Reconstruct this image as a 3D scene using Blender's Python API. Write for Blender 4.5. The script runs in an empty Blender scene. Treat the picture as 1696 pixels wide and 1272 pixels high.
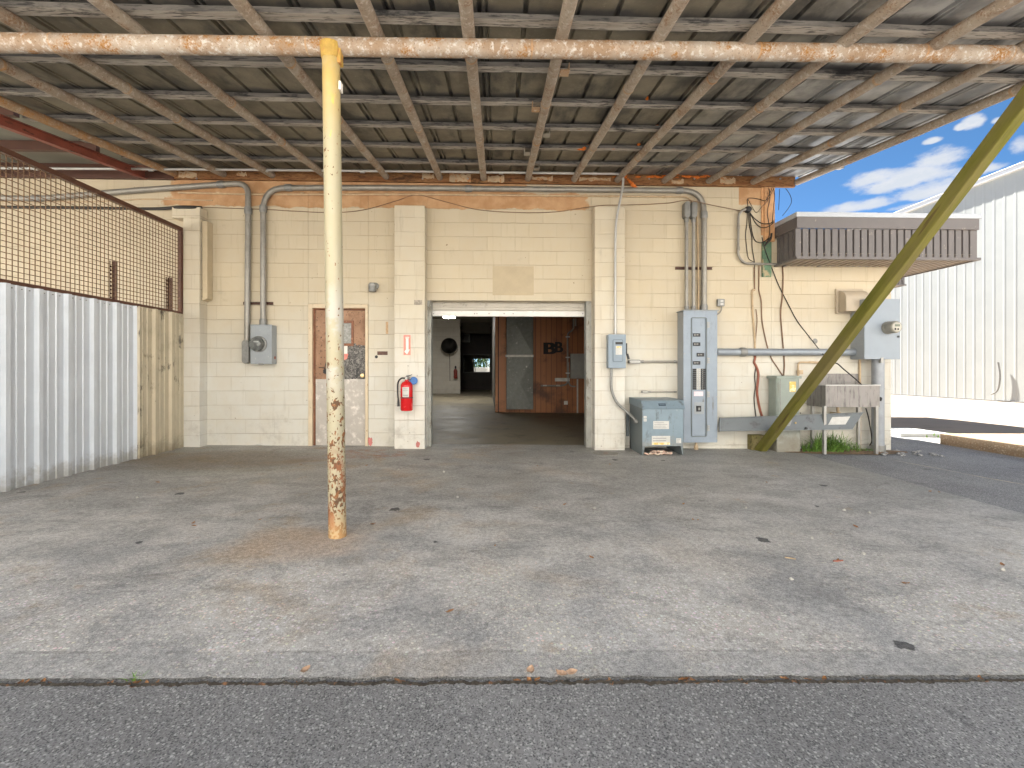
import bpy, bmesh, math, random
from mathutils import Vector, Matrix, noise as mnoise
random.seed(7)
R = math.radians
SC = bpy.context.scene
COL = SC.collection
V = Vector

# ------------------------------------------------------------------ camera model
F = 754.0; TH = R(1.9); CS, SN = math.cos(TH), math.sin(TH); H = 1.076; D = 6.63
def ray(px, py):
    u = (px - 848) / F; v = (612 - py) / F
    return V((u * CS + SN, -u * SN + CS, v))
def at(px, py, Y):                      # point of the plane y = Y seen at a photo pixel
    d = ray(px, py); return d * (Y / d.y) + V((0, 0, H))
def atx(px, py, X):                     # the same for a plane x = X
    d = ray(px, py); return d * (X / d.x) + V((0, 0, H))
def gz(x): return -0.0121 * (min(26, max(-12, x)) + 4.2)
def ong(px, py, lift=0.0):
    d = ray(px, py); z = 0
    for _ in range(8):
        t = (z + lift - H) / d.z; z = gz(d.x * t)
    return V((d.x * t, d.y * t, z + lift))

EDGE_P, EDGE_Q = ong(0, 1124), ong(1696, 1117.5); EDGE_B = (EDGE_Q.y - EDGE_P.y) / (EDGE_Q.x - EDGE_P.x); EDGE_A = EDGE_P.y - EDGE_P.x * EDGE_B
# ------------------------------------------------------------------ node helpers
def N(nt, typ, ins=None, **attrs):
    n = nt.nodes.new(typ)
    for k, v in attrs.items(): setattr(n, k, v)
    for k, v in (ins or {}).items():
        s = n.inputs[k]
        if hasattr(v, 'links') or isinstance(v, bpy.types.NodeSocket): nt.links.new(v, s)
        else: s.default_value = v
    return n
def c4(c): return (c[0], c[1], c[2], 1.0)
def math_(nt, op, a, b=0.0, c=None, clamp=False):
    ins = {0: a, 1: b}
    if c is not None: ins[2] = c
    n = N(nt, 'ShaderNodeMath', ins, operation=op); n.use_clamp = clamp
    return n.outputs[0]
def mix(nt, f, a, b, mode='MIX'):
    a = c4(a) if isinstance(a, tuple) else a; b = c4(b) if isinstance(b, tuple) else b
    return N(nt, 'ShaderNodeMixRGB', {'Fac': f, 'Color1': a, 'Color2': b}, blend_type=mode).outputs[0]
def noise_(nt, vec, scale, detail=5, rough=.6, dist=0.0):
    return N(nt, 'ShaderNodeTexNoise', {'Vector': vec, 'Scale': scale, 'Detail': detail, 'Roughness': rough, 'Distortion': dist}).outputs['Fac']
def ramp(nt, f, lo, hi, a=0.0, b=1.0, smooth=True):
    n = N(nt, 'ShaderNodeMapRange', {'Value': f, 'From Min': lo, 'From Max': hi, 'To Min': a, 'To Max': b})
    if smooth: n.interpolation_type = 'SMOOTHSTEP'
    return n.outputs[0]
def stretch(nt, vec, s): return N(nt, 'ShaderNodeVectorMath', {0: vec, 1: s}, operation='MULTIPLY').outputs[0]
def new_mat(name):
    m = bpy.data.materials.new(name); m.use_nodes = True
    nt = m.node_tree; b = nt.nodes['Principled BSDF']
    pos = N(nt, 'ShaderNodeNewGeometry').outputs['Position']
    return m, nt, b, pos
def setbump(nt, b, h, strength, dist=.01):
    bp = N(nt, 'ShaderNodeBump', {'Height': h, 'Strength': strength, 'Distance': dist})
    nt.links.new(bp.outputs[0], b.inputs['Normal'])
def M(name, col, rough=.6, metal=0.0, var=.12, vs=5, col2=None, spots=(), bump=0.0, bs=80, st=(1, 1, 1), rvar=.08, spec=.4):
    """procedural paint/metal/wood: base colour with noise, then layers of patches (colour, scale, lo, hi, stretch)"""
    m, nt, b, pos = new_mat(name)
    p = stretch(nt, pos, st)
    n1 = noise_(nt, p, vs, 7, .65)
    lo = tuple(max(0, x * (1 - var)) for x in col); hi = tuple(min(1, x * (1 + var)) for x in (col2 or col))
    c = mix(nt, ramp(nt, n1, .3, .7), lo, hi)
    rr = ramp(nt, n1, .3, .7, rough - rvar, rough + rvar)
    for s in spots:
        sc, slo, shi = s[1], s[2], s[3]
        q = stretch(nt, pos, s[4]) if len(s) > 4 else p
        k = ramp(nt, noise_(nt, q, sc, 6, .7), slo, shi)
        c = mix(nt, k, c, s[0])
    nt.links.new(c, b.inputs['Base Color']); nt.links.new(rr, b.inputs['Roughness'])
    b.inputs['Metallic'].default_value = metal
    b.inputs['Specular IOR Level'].default_value = spec
    if bump: setbump(nt, b, noise_(nt, p, bs, 6, .7), bump)
    return m

# ------------------------------------------------------------------ materials
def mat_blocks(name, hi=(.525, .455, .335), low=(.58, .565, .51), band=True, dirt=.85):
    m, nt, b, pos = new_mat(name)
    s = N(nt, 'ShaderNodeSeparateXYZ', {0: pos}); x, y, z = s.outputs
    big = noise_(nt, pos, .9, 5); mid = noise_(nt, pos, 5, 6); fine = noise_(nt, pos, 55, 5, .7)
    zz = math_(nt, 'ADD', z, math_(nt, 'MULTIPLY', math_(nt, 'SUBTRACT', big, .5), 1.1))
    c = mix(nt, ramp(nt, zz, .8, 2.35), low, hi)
    c = mix(nt, math_(nt, 'MULTIPLY', ramp(nt, mid, .35, .7), .16), c, (.50, .38, .22))
    # block to block tint
    u = math_(nt, 'ADD', x, y)
    vec = N(nt, 'ShaderNodeCombineXYZ', {0: u, 1: math_(nt, 'SUBTRACT', z, .166), 2: 0.0}).outputs[0]
    wob = N(nt, 'ShaderNodeVectorMath', {0: vec, 1: N(nt, 'ShaderNodeVectorMath', {0: N(nt, 'ShaderNodeTexNoise', {'Vector': pos, 'Scale': 7.0}).outputs['Color'], 1: (.009, .009, 0)}, operation='MULTIPLY').outputs[0]}, operation='ADD').outputs[0]
    br = N(nt, 'ShaderNodeTexBrick', {'Vector': wob, 'Color1': (.42, .42, .42, 1), 'Color2': (.58, .58, .58, 1), 'Mortar': (.5, .5, .5, 1), 'Scale': 1.0, 'Mortar Size': .0045, 'Mortar Smooth': .35, 'Bias': 0.0, 'Brick Width': .406, 'Row Height': .2032})
    c = mix(nt, .22, c, br.outputs['Color'], 'OVERLAY')
    patch = ramp(nt, noise_(nt, pos, 2.3, 5), .34, .6)
    hz = math_(nt, 'ABSOLUTE', math_(nt, 'SUBTRACT', math_(nt, 'FRACT', math_(nt, 'DIVIDE', N(nt, 'ShaderNodeSeparateXYZ', {0: wob}).outputs[1], .2032)), .5))
    hj = ramp(nt, hz, .474, .494)
    joint = math_(nt, 'MULTIPLY', math_(nt, 'MAXIMUM', hj, math_(nt, 'MULTIPLY', br.outputs['Fac'], .35)), math_(nt, 'ADD', math_(nt, 'MULTIPLY', patch, .75), .2))
    c = mix(nt, math_(nt, 'MULTIPLY', joint, .58), c, (.22, .15, .085))
    if band:
        wob2 = math_(nt, 'MULTIPLY', math_(nt, 'SUBTRACT', noise_(nt, pos, 3.2, 6), .5), .16)
        zb = math_(nt, 'ADD', z, wob2)
        k1 = ramp(nt, zb, 3.40, 3.415)
        xl = math_(nt, 'ADD', x, math_(nt, 'MULTIPLY', wob2, 5))
        k2 = math_(nt, 'MULTIPLY', ramp(nt, xl, -4.75, -4.68), ramp(nt, xl, 1.35, 1.30))
        k3 = math_(nt, 'MULTIPLY', ramp(nt, x, 3.58, 3.585), ramp(nt, zb, 3.50, 3.52))
        # cream overpaint right of the middle, above the band's own lower half
        k4 = math_(nt, 'MULTIPLY', ramp(nt, xl, .35, .40), ramp(nt, zb, 3.63, 3.645))
        kk = math_(nt, 'MAXIMUM', math_(nt, 'MULTIPLY', math_(nt, 'MULTIPLY', k1, k2), math_(nt, 'SUBTRACT', 1.0, k4)), k3)
        orange = mix(nt, ramp(nt, mid, .3, .7), (.40, .22, .105), (.53, .33, .18))
        c = mix(nt, kk, c, orange)
    # rain streaks, smudges, small dark chips
    st = noise_(nt, stretch(nt, pos, (6, 6, .55)), 2.4, 5, .65)
    c = mix(nt, math_(nt, 'MULTIPLY', ramp(nt, st, .56, .78), .30 * dirt), c, (.24, .19, .12))
    sm = ramp(nt, noise_(nt, pos, 2.1, 8, .75), .60, .74)
    c = mix(nt, math_(nt, 'MULTIPLY', sm, .42 * dirt), c, (.30, .26, .20))
    kick = math_(nt, 'MULTIPLY', ramp(nt, noise_(nt, pos, 3.4, 7, .75), .50, .68), ramp(nt, z, .75, .05))
    c = mix(nt, math_(nt, 'MULTIPLY', kick, .5 * dirt), c, (.33, .30, .26))
    chips = ramp(nt, noise_(nt, pos, 13, 3, .5), .735, .76)
    c = mix(nt, math_(nt, 'MULTIPLY', chips, .7), c, (.16, .11, .07))
    nt.links.new(c, b.inputs['Base Color'])
    b.inputs['Roughness'].default_value = .62; b.inputs['Specular IOR Level'].default_value = .3
    hgt = math_(nt, 'SUBTRACT', math_(nt, 'MULTIPLY', fine, .22), math_(nt, 'MAXIMUM', hj, math_(nt, 'MULTIPLY', br.outputs['Fac'], .5)))
    setbump(nt, b, hgt, .55, .006)
    return m

def mat_slab(name='concrete_apron'):
    m, nt, b, pos = new_mat(name)
    s = N(nt, 'ShaderNodeSeparateXYZ', {0: pos}); x, y, z = s.outputs
    big = noise_(nt, pos, .55, 6, .6); mid = noise_(nt, stretch(nt, pos, (1, 1.5, 1)), 2.2, 7, .68); fine = noise_(nt, pos, 38, 6, .75); vf = noise_(nt, pos, 170, 3, .7)
    c = mix(nt, ramp(nt, big, .3, .7), (.36, .358, .35), (.56, .55, .53))
    c = mix(nt, math_(nt, 'MULTIPLY', ramp(nt, mid, .38, .64), .6), c, (.25, .248, .24))
    # greasy traffic film near the doorway, worn-off laitance near the lane
    yy = math_(nt, 'ADD', y, math_(nt, 'MULTIPLY', math_(nt, 'SUBTRACT', mid, .5), 2.2))
    oil = math_(nt, 'MULTIPLY', ramp(nt, yy, 3.1, 4.9), ramp(nt, noise_(nt, pos, .8, 5), .3, .62))
    c = mix(nt, math_(nt, 'MULTIPLY', oil, .55), c, (.27, .258, .23))
    worn = math_(nt, 'MULTIPLY', ramp(nt, yy, 4.4, 2.2), ramp(nt, noise_(nt, pos, 1.5, 7, .65), .34, .6))
    vo = N(nt, 'ShaderNodeTexVoronoi', {'Vector': pos, 'Scale': 52.0})
    stone = ramp(nt, vo.outputs['Distance'], .40, .26)
    stc = mix(nt, .6, vo.outputs['Color'], (.88, .82, .70)); stc = mix(nt, .55, stc, (.84, .82, .78))
    pick = ramp(nt, N(nt, 'ShaderNodeSeparateColor', {0: vo.outputs['Color']}).outputs[0], .30, .40)
    ag = math_(nt, 'MULTIPLY', math_(nt, 'MULTIPLY', stone, pick), math_(nt, 'ADD', math_(nt, 'MULTIPLY', math_(nt, 'MULTIPLY', worn, ramp(nt, yy, 3.4, 2.0)), .95), .10))
    c = mix(nt, math_(nt, 'MULTIPLY', worn, .7), c, (.66, .63, .575))
    c = mix(nt, ag, c, stc)
    # darker oil and tyre blotches with crisp ragged outlines
    ob = ramp(nt, noise_(nt, stretch(nt, pos, (.8, 1.5, 1)), 1.7, 9, .72, .6), .545, .60)
    c = mix(nt, math_(nt, 'MULTIPLY', ob, .26), c, (.135, .133, .13))
    ob2 = ramp(nt, noise_(nt, pos, 5.5, 8, .75), .62, .68)
    c = mix(nt, math_(nt, 'MULTIPLY', ob2, .28), c, (.13, .125, .12))
    # pale scuffs dragged along the traffic direction and hairline cracks
    scf = ramp(nt, noise_(nt, stretch(nt, pos, (9, .9, 1)), 3.0, 5, .6, .8), .70, .73)
    c = mix(nt, math_(nt, 'MULTIPLY', math_(nt, 'MULTIPLY', scf, ramp(nt, mid, .45, .6)), .45), c, (.66, .65, .62))
    ck = N(nt, 'ShaderNodeTexVoronoi', {'Vector': N(nt, 'ShaderNodeVectorMath', {0: pos, 1: N(nt, 'ShaderNodeVectorMath', {0: N(nt, 'ShaderNodeTexNoise', {'Vector': pos, 'Scale': 2.2, 'Detail': 5.0}).outputs['Color'], 1: (.5, .5, 0)}, operation='MULTIPLY').outputs[0]}, operation='ADD').outputs[0], 'Scale': .33}, feature='DISTANCE_TO_EDGE').outputs['Distance']
    crk = math_(nt, 'MULTIPLY', ramp(nt, ck, .0042, .0016), ramp(nt, noise_(nt, pos, .9, 3), .48, .56))
    c = mix(nt, math_(nt, 'MULTIPLY', crk, .22), c, (.10, .095, .085))
    # trowelled border along the lane
    ed = math_(nt, 'SUBTRACT', y, math_(nt, 'ADD', EDGE_A, math_(nt, 'MULTIPLY', x, EDGE_B)))
    bd = ramp(nt, ed, .155, .125); c = mix(nt, math_(nt, 'MULTIPLY', bd, .55), c, (.37, .365, .35))
    ln = math_(nt, 'MULTIPLY', ramp(nt, math_(nt, 'ABSOLUTE', math_(nt, 'SUBTRACT', ed, .15)), .012, .004), ramp(nt, noise_(nt, pos, 4, 4), .42, .56)); c = mix(nt, math_(nt, 'MULTIPLY', ln, .4), c, (.15, .145, .135))
    # rust / clay stains
    ru = math_(nt, 'MULTIPLY', ramp(nt, noise_(nt, pos, 1.15, 6, .62, .4), .50, .66), ramp(nt, x, 2.4, -1.2))
    c = mix(nt, math_(nt, 'MULTIPLY', ru, .5), c, (.40, .29, .17))
    ru2 = ramp(nt, noise_(nt, pos, 3.1, 6, .7), .60, .72)
    c = mix(nt, math_(nt, 'MULTIPLY', ru2, .5), c, (.42, .31, .19))
    lx = math_(nt, 'SUBTRACT', x, -3.3); ly = math_(nt, 'SUBTRACT', y, 5.6)
    rr = math_(nt, 'ADD', math_(nt, 'MULTIPLY', lx, lx), math_(nt, 'MULTIPLY', math_(nt, 'MULTIPLY', ly, ly), 4.0))
    qx = math_(nt, 'SUBTRACT', x, -1.25); qy = math_(nt, 'SUBTRACT', y, 2.95)
    qq = math_(nt, 'ADD', math_(nt, 'MULTIPLY', qx, qx), math_(nt, 'MULTIPLY', math_(nt, 'MULTIPLY', qy, qy), 2.0)); qq = math_(nt, 'ADD', qq, math_(nt, 'MULTIPLY', math_(nt, 'SUBTRACT', mid, .5), .5))
    c = mix(nt, math_(nt, 'MULTIPLY', ramp(nt, qq, .30, .0), .55), c, (.50, .375, .27))
    br = math_(nt, 'MULTIPLY', ramp(nt, math_(nt, 'ADD', rr, math_(nt, 'MULTIPLY', math_(nt, 'SUBTRACT', mid, .5), 5.0)), 2.4, .2), .6)
    c = mix(nt, br, c, (.17, .125, .075))
    # red paint spill by the doorway
    px = math_(nt, 'SUBTRACT', x, -1.65); py = math_(nt, 'SUBTRACT', y, 6.05)
    rp = math_(nt, 'ADD', math_(nt, 'MULTIPLY', px, px), math_(nt, 'MULTIPLY', math_(nt, 'MULTIPLY', py, py), 3.0))
    c = mix(nt, math_(nt, 'MULTIPLY', math_(nt, 'MULTIPLY', ramp(nt, rp, .5, .1), ramp(nt, noise_(nt, pos, 6, 6, .7), .45, .62)), .6), c, (.33, .14, .08))
    # gum and tar spots
    v2 = N(nt, 'ShaderNodeTexVoronoi', {'Vector': N(nt, 'ShaderNodeVectorMath', {0: pos, 1: N(nt, 'ShaderNodeVectorMath', {0: N(nt, 'ShaderNodeTexNoise', {'Vector': pos, 'Scale': 22.0, 'Detail': 3.0}).outputs['Color'], 1: (.075, .075, 0)}, operation='MULTIPLY').outputs[0]}, operation='ADD').outputs[0], 'Scale': 2.6})
    pk = N(nt, 'ShaderNodeSeparateColor', {0: v2.outputs['Color']}).outputs
    spot = math_(nt, 'MULTIPLY', ramp(nt, math_(nt, 'SUBTRACT', v2.outputs['Distance'], math_(nt, 'MULTIPLY', pk[0], .07)), .058, .042), ramp(nt, pk[1], .52, .54))
    c = mix(nt, math_(nt, 'MULTIPLY', spot, .85), c, (.06, .06, .062))
    c = mix(nt, .30, c, mix(nt, ramp(nt, fine, .36, .64), (.18, .18, .18), (.82, .82, .82)), 'OVERLAY')
    c = mix(nt, .40, c, mix(nt, ramp(nt, vf, .36, .64), (.15, .15, .15), (.85, .85, .85)), 'OVERLAY')
    nt.links.new(c, b.inputs['Base Color'])
    nt.links.new(ramp(nt, oil, 0, 1, .78, .55), b.inputs['Roughness']); b.inputs['Specular IOR Level'].default_value = .35
    setbump(nt, b, math_(nt, 'ADD', math_(nt, 'MULTIPLY', fine, .6), math_(nt, 'MULTIPLY', ag, .9)), .35, .006)
    return m

def mat_asphalt(name='asphalt', lo=(.22, .218, .212), hi=(.30, .296, .288), sc=95.0):
    m, nt, b, pos = new_mat(name)
    vo = N(nt, 'ShaderNodeTexVoronoi', {'Vector': pos, 'Scale': sc}); vb = N(nt, 'ShaderNodeTexVoronoi', {'Vector': pos, 'Scale': sc * 2.3})
    col = N(nt, 'ShaderNodeSeparateColor', {0: vo.outputs['Color']}).outputs; col2 = N(nt, 'ShaderNodeSeparateColor', {0: vb.outputs['Color']}).outputs
    c = mix(nt, ramp(nt, noise_(nt, pos, 1.1, 6), .3, .7), lo, hi)
    st = math_(nt, 'MULTIPLY', ramp(nt, vo.outputs['Distance'], .50, .36), ramp(nt, col[0], .42, .95))
    c = mix(nt, math_(nt, 'MULTIPLY', st, .65), c, (.66, .65, .62))
    c = mix(nt, math_(nt, 'MULTIPLY', ramp(nt, col2[1], .6, 1.0), .45), c, (.46, .455, .44))
    c = mix(nt, math_(nt, 'MULTIPLY', ramp(nt, col2[2], .55, 1.0), .8), c, (.06, .06, .062))
    c = mix(nt, math_(nt, 'MULTIPLY', ramp(nt, noise_(nt, pos, 4.5, 5), .62, .72), .4), c, (.05, .05, .055))
    nt.links.new(c, b.inputs['Base Color']); b.inputs['Roughness'].default_value = .8
    setbump(nt, b, math_(nt, 'SUBTRACT', math_(nt, 'MULTIPLY', noise_(nt, pos, 60, 5, .7), .5), vo.outputs['Distance']), .22, .004)
    return m

def mat_post():
    m, nt, b, pos = new_mat('chipped_yellow_paint')
    s = N(nt, 'ShaderNodeSeparateXYZ', {0: pos}); z = s.outputs[2]
    n1 = noise_(nt, pos, 3.5, 5)
    c = mix(nt, ramp(nt, math_(nt, 'ADD', z, math_(nt, 'MULTIPLY', n1, .5)), 2.65, 3.5), (.35, .31, .20), (.42, .285, .07))
    c = mix(nt, math_(nt, 'MULTIPLY', ramp(nt, n1, .45, .62), .35), c, (.37, .34, .255))
    # bright yellow undercoat showing round a scrape
    yl = math_(nt, 'MULTIPLY', ramp(nt, noise_(nt, stretch(nt, pos, (1, 1, .35)), 7, 4), .56, .62), math_(nt, 'MULTIPLY', ramp(nt, z, 2.25, 2.5), ramp(nt, z, 2.95, 2.75)))
    c = mix(nt, yl, c, (.72, .50, .03))
    pale = math_(nt, 'MULTIPLY', ramp(nt, noise_(nt, pos, 4, 5), .47, .56), math_(nt, 'MULTIPLY', ramp(nt, z, .85, 1.1), ramp(nt, z, 1.75, 1.45)))
    c = mix(nt, math_(nt, 'MULTIPLY', pale, .7), c, (.41, .395, .36))
    # chips: many low down, few above the hand height
    dens = ramp(nt, z, 2.1, .0, .0, .19)
    up = math_(nt, 'MULTIPLY', math_(nt, 'MULTIPLY', ramp(nt, z, 1.7, 1.9), ramp(nt, z, 2.75, 2.6)), .045)
    thr = math_(nt, 'SUBTRACT', .735, math_(nt, 'ADD', dens, up))
    cn = noise_(nt, stretch(nt, pos, (1, 1, .62)), 24, 3, .55, .3)
    chip = ramp(nt, math_(nt, 'SUBTRACT', cn, thr), -.012, .012)
    cn2 = noise_(nt, stretch(nt, pos, (1, 1, .75)), 52, 2, .5, .2)
    chip = math_(nt, 'MAXIMUM', chip, ramp(nt, math_(nt, 'SUBTRACT', cn2, math_(nt, 'ADD', thr, .012)), -.012, .012))
    rust = mix(nt, ramp(nt, noise_(nt, pos, 30, 4), .4, .6), (.10, .055, .028), (.23, .095, .035))
    c = mix(nt, chip, c, rust)
    lown = math_(nt, 'MULTIPLY', ramp(nt, z, .75, .2), ramp(nt, noise_(nt, stretch(nt, pos, (1, 1, .4)), 12, 6, .7), .525, .57))
    c = mix(nt, math_(nt, 'MULTIPLY', lown, .95), c, (.25, .095, .045))
    c = mix(nt, math_(nt, 'MULTIPLY', ramp(nt, z, .2, -.03), .55), c, (.60, .36, .15))
    nt.links.new(c, b.inputs['Base Color']); nt.links.new(ramp(nt, chip, 0, 1, .42, .85), b.inputs['Roughness'])
    setbump(nt, b, math_(nt, 'SUBTRACT', math_(nt, 'MULTIPLY', noise_(nt, pos, 60, 4), .15), chip), .5, .002)
    return m

def mat_rustpipe(name, a=(.42, .36, .32), b_=(.30, .20, .14), orange=(.36, .16, .05), pale=(.62, .58, .54), amt=.5, rough=.75):
    m, nt, b, pos = new_mat(name)
    n1 = noise_(nt, pos, 3.2, 6, .6); n2 = noise_(nt, pos, 28, 6, .7); n3 = noise_(nt, pos, 75, 4, .7)
    c = mix(nt, ramp(nt, n1, .35, .65), a, b_)
    c = mix(nt, math_(nt, 'MULTIPLY', ramp(nt, n2, .5, .66), .8), c, pale)
    o = math_(nt, 'MULTIPLY', ramp(nt, noise_(nt, pos, 6, 6, .7), .48, .64), ramp(nt, n3, .40, .58))
    c = mix(nt, math_(nt, 'MULTIPLY', o, amt * 1.7), c, orange)
    c = mix(nt, math_(nt, 'MULTIPLY', ramp(nt, n3, .58, .66), .6), c, (.10, .06, .035))
    nt.links.new(c, b.inputs['Base Color']); b.inputs['Roughness'].default_value = rough; b.inputs['Specular IOR Level'].default_value = .25
    setbump(nt, b, n2, .35, .003)
    return m

def mat_weathered_wood(name, a, b_, dark, ax=(1, 1, 1), bump=.5):
    m, nt, b, pos = new_mat(name)
    p = stretch(nt, pos, ax)
    g = noise_(nt, p, 6, 8, .7, .5); g2 = noise_(nt, p, 30, 4, .6)
    c = mix(nt, ramp(nt, g, .32, .66), a, b_)
    c = mix(nt, math_(nt, 'MULTIPLY', ramp(nt, g2, .52, .64), .75), c, dark)
    c = mix(nt, ramp(nt, noise_(nt, stretch(nt, pos, (.35, 1, 1)), 4.5, 6, .7), .56, .68), c, dark)
    nt.links.new(c, b.inputs['Base Color']); b.inputs['Roughness'].default_value = .85; b.inputs['Specular IOR Level'].default_value = .2
    setbump(nt, b, math_(nt, 'ADD', g, g2), bump, .004)
    return m

def mat_brace():
    m, nt, b, pos = new_mat('mossy_treated_timber')
    x, y, z = N(nt, 'ShaderNodeSeparateXYZ', {0: pos}).outputs
    al = math_(nt, 'MULTIPLY', math_(nt, 'SUBTRACT', z, y), .707); ac = math_(nt, 'MULTIPLY', math_(nt, 'ADD', z, y), .707)
    p = N(nt, 'ShaderNodeCombineXYZ', {0: x, 1: ac, 2: math_(nt, 'MULTIPLY', al, .07)}).outputs[0]
    q = N(nt, 'ShaderNodeCombineXYZ', {0: x, 1: ac, 2: math_(nt, 'MULTIPLY', al, .35)}).outputs[0]
    g = noise_(nt, p, 18, 6, .6, .3); g2 = noise_(nt, p, 60, 5, .6); bl = noise_(nt, q, 3.0, 6, .6)
    c = mix(nt, ramp(nt, g, .3, .7), (.105, .102, .016), (.17, .155, .034))
    c = mix(nt, ramp(nt, bl, .45, .7), c, (.15, .125, .045))
    c = mix(nt, math_(nt, 'MULTIPLY', ramp(nt, bl, .42, .30), .6), c, (.07, .082, .012))
    c = mix(nt, math_(nt, 'MULTIPLY', ramp(nt, g2, .60, .70), .7), c, (.06, .05, .02))
    c = mix(nt, math_(nt, 'MULTIPLY', ramp(nt, noise_(nt, p, 9, 3), .62, .67), .75), c, (.075, .045, .02))
    nt.links.new(c, b.inputs['Base Color']); b.inputs['Roughness'].default_value = .8; b.inputs['Specular IOR Level'].default_value = .2
    setbump(nt, b, math_(nt, 'ADD', g, g2), .4, .004)
    return m

def mat_roof_sheet():
    m, nt, b, pos = new_mat('dulled_galvanised_sheet')
    s = N(nt, 'ShaderNodeSeparateXYZ', {0: pos}); x, y, z = s.outputs
    sp = noise_(nt, pos, 42, 5, .75); md = noise_(nt, pos, 3.2, 6, .65); bg = noise_(nt, pos, .7, 4)
    c = mix(nt, ramp(nt, md, .3, .7), (.135, .118, .088), (.22, .195, .145))
    # cleaner sheets towards the open end; reflected skylight and bounce painted in as paler grey
    sky_refl = ramp(nt, math_(nt, 'ADD', x, math_(nt, 'MULTIPLY', math_(nt, 'SUBTRACT', bg, .5), 2.0)), 1.4, 3.2)
    c = mix(nt, sky_refl, c, mix(nt, ramp(nt, md, .4, .65), (.25, .255, .26), (.42, .42, .41)))
    c = mix(nt, math_(nt, 'MULTIPLY', ramp(nt, sp, .55, .72), .45), c, (.33, .30, .22))
    # soot that creeps along the battens (they lie every 0.6 m up the slope)
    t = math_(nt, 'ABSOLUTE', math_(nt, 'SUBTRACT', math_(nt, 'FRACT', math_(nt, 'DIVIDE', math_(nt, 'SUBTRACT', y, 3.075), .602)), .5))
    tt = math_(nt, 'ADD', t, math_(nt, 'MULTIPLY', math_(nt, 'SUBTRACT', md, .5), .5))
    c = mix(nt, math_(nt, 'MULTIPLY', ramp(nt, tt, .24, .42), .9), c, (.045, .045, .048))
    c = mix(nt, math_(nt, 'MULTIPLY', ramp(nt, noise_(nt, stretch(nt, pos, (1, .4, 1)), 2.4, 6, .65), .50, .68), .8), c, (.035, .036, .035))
    nt.links.new(c, b.inputs['Base Color']); b.inputs['Metallic'].default_value = .25
    nt.links.new(ramp(nt, sky_refl, 0, 1, .62, .42), b.inputs['Roughness'])
    return m

def mat_door():
    m, nt, b, pos = new_mat('battered_door_paint')
    s = N(nt, 'ShaderNodeSeparateXYZ', {0: pos}); x, y, z = s.outputs
    n1 = noise_(nt, pos, 4, 6, .65); n2 = noise_(nt, pos, 22, 5, .7)
    c = mix(nt, ramp(nt, n1, .3, .7), (.25, .135, .075), (.37, .215, .13))
    c = mix(nt, ramp(nt, noise_(nt, pos, 34, 3, .5), .62, .66), c, (.085, .045, .025))
    c = mix(nt, math_(nt, 'MULTIPLY', ramp(nt, noise_(nt, pos, 3.1, 5), .50, .66), .65), c, (.17, .075, .03))
    # torn-off covering that left black glue: an upright patch beside the latch
    e = math_(nt, 'MULTIPLY', math_(nt, 'SUBTRACT', noise_(nt, pos, 9, 5), .5), .25)
    gx = ramp(nt, math_(nt, 'ADD', x, e), -2.28, -2.255); g2 = ramp(nt, math_(nt, 'ADD', z, math_(nt, 'MULTIPLY', e, .8)), 1.435, 1.42)
    glue = math_(nt, 'MULTIPLY', gx, g2)
    gl = mix(nt, ramp(nt, noise_(nt, pos, 26, 6, .8, 1.2), .44, .60), (.035, .033, .032), (.25, .235, .215))
    c = mix(nt, glue, c, gl)
    nt.links.new(c, b.inputs['Base Color']); b.inputs['Roughness'].default_value = .6
    setbump(nt, b, n2, .25, .003)
    return m

def mat_planks(name, a, b_, pitch=.14, dark=(.03, .012, .006), emit=None):
    m, nt, b, pos = new_mat(name)
    s = N(nt, 'ShaderNodeSeparateXYZ', {0: pos}); x, y, z = s.outputs
    u = math_(nt, 'ADD', x, math_(nt, 'MULTIPLY', y, 1.0))
    k = math_(nt, 'DIVIDE', u, pitch)
    idn = N(nt, 'ShaderNodeTexWhiteNoise', {'W': math_(nt, 'FLOOR', k)}, noise_dimensions='1D').outputs[0]
    g = noise_(nt, stretch(nt, pos, (12, 12, .8)), 2.2, 6, .65)
    c = mix(nt, math_(nt, 'ADD', math_(nt, 'MULTIPLY', idn, .6), math_(nt, 'MULTIPLY', g, .4)), a, b_)
    c = mix(nt, math_(nt, 'MULTIPLY', ramp(nt, noise_(nt, pos, 1.7, 6), .5, .68), .7), c, dark)
    e = math_(nt, 'ABSOLUTE', math_(nt, 'SUBTRACT', math_(nt, 'FRACT', k), .5))
    gr = ramp(nt, e, .455, .485)
    c = mix(nt, gr, c, (.012, .006, .004))
    c = mix(nt, ramp(nt, noise_(nt, pos, 20, 4), .70, .73), c, (.42, .33, .24))
    nt.links.new(c, b.inputs['Base Color']); b.inputs['Roughness'].default_value = .5
    setbump(nt, b, math_(nt, 'SUBTRACT', g, gr), .5, .005)
    return m

def mat_leaf(name, a, b_):
    m = M(name, a, .55, 0, .25, 40, b_, spec=.3)
    m.node_tree.nodes['Principled BSDF'].inputs['Subsurface Weight'].default_value = 0
    return m
def mat_glass(name, col=(.9, .95, .95), rough=.03):
    m, nt, b, pos = new_mat(name)
    b.inputs['Base Color'].default_value = c4(col); b.inputs['Roughness'].default_value = rough
    b.inputs['Transmission Weight'].default_value = 1.0; b.inputs['IOR'].default_value = 1.45
    return m
def mat_emit(name, col, s):
    m, nt, b, pos = new_mat(name)
    b.inputs['Base Color'].default_value = c4(col); b.inputs['Emission Color'].default_value = c4(col); b.inputs['Emission Strength'].default_value = s
    return m

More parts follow.
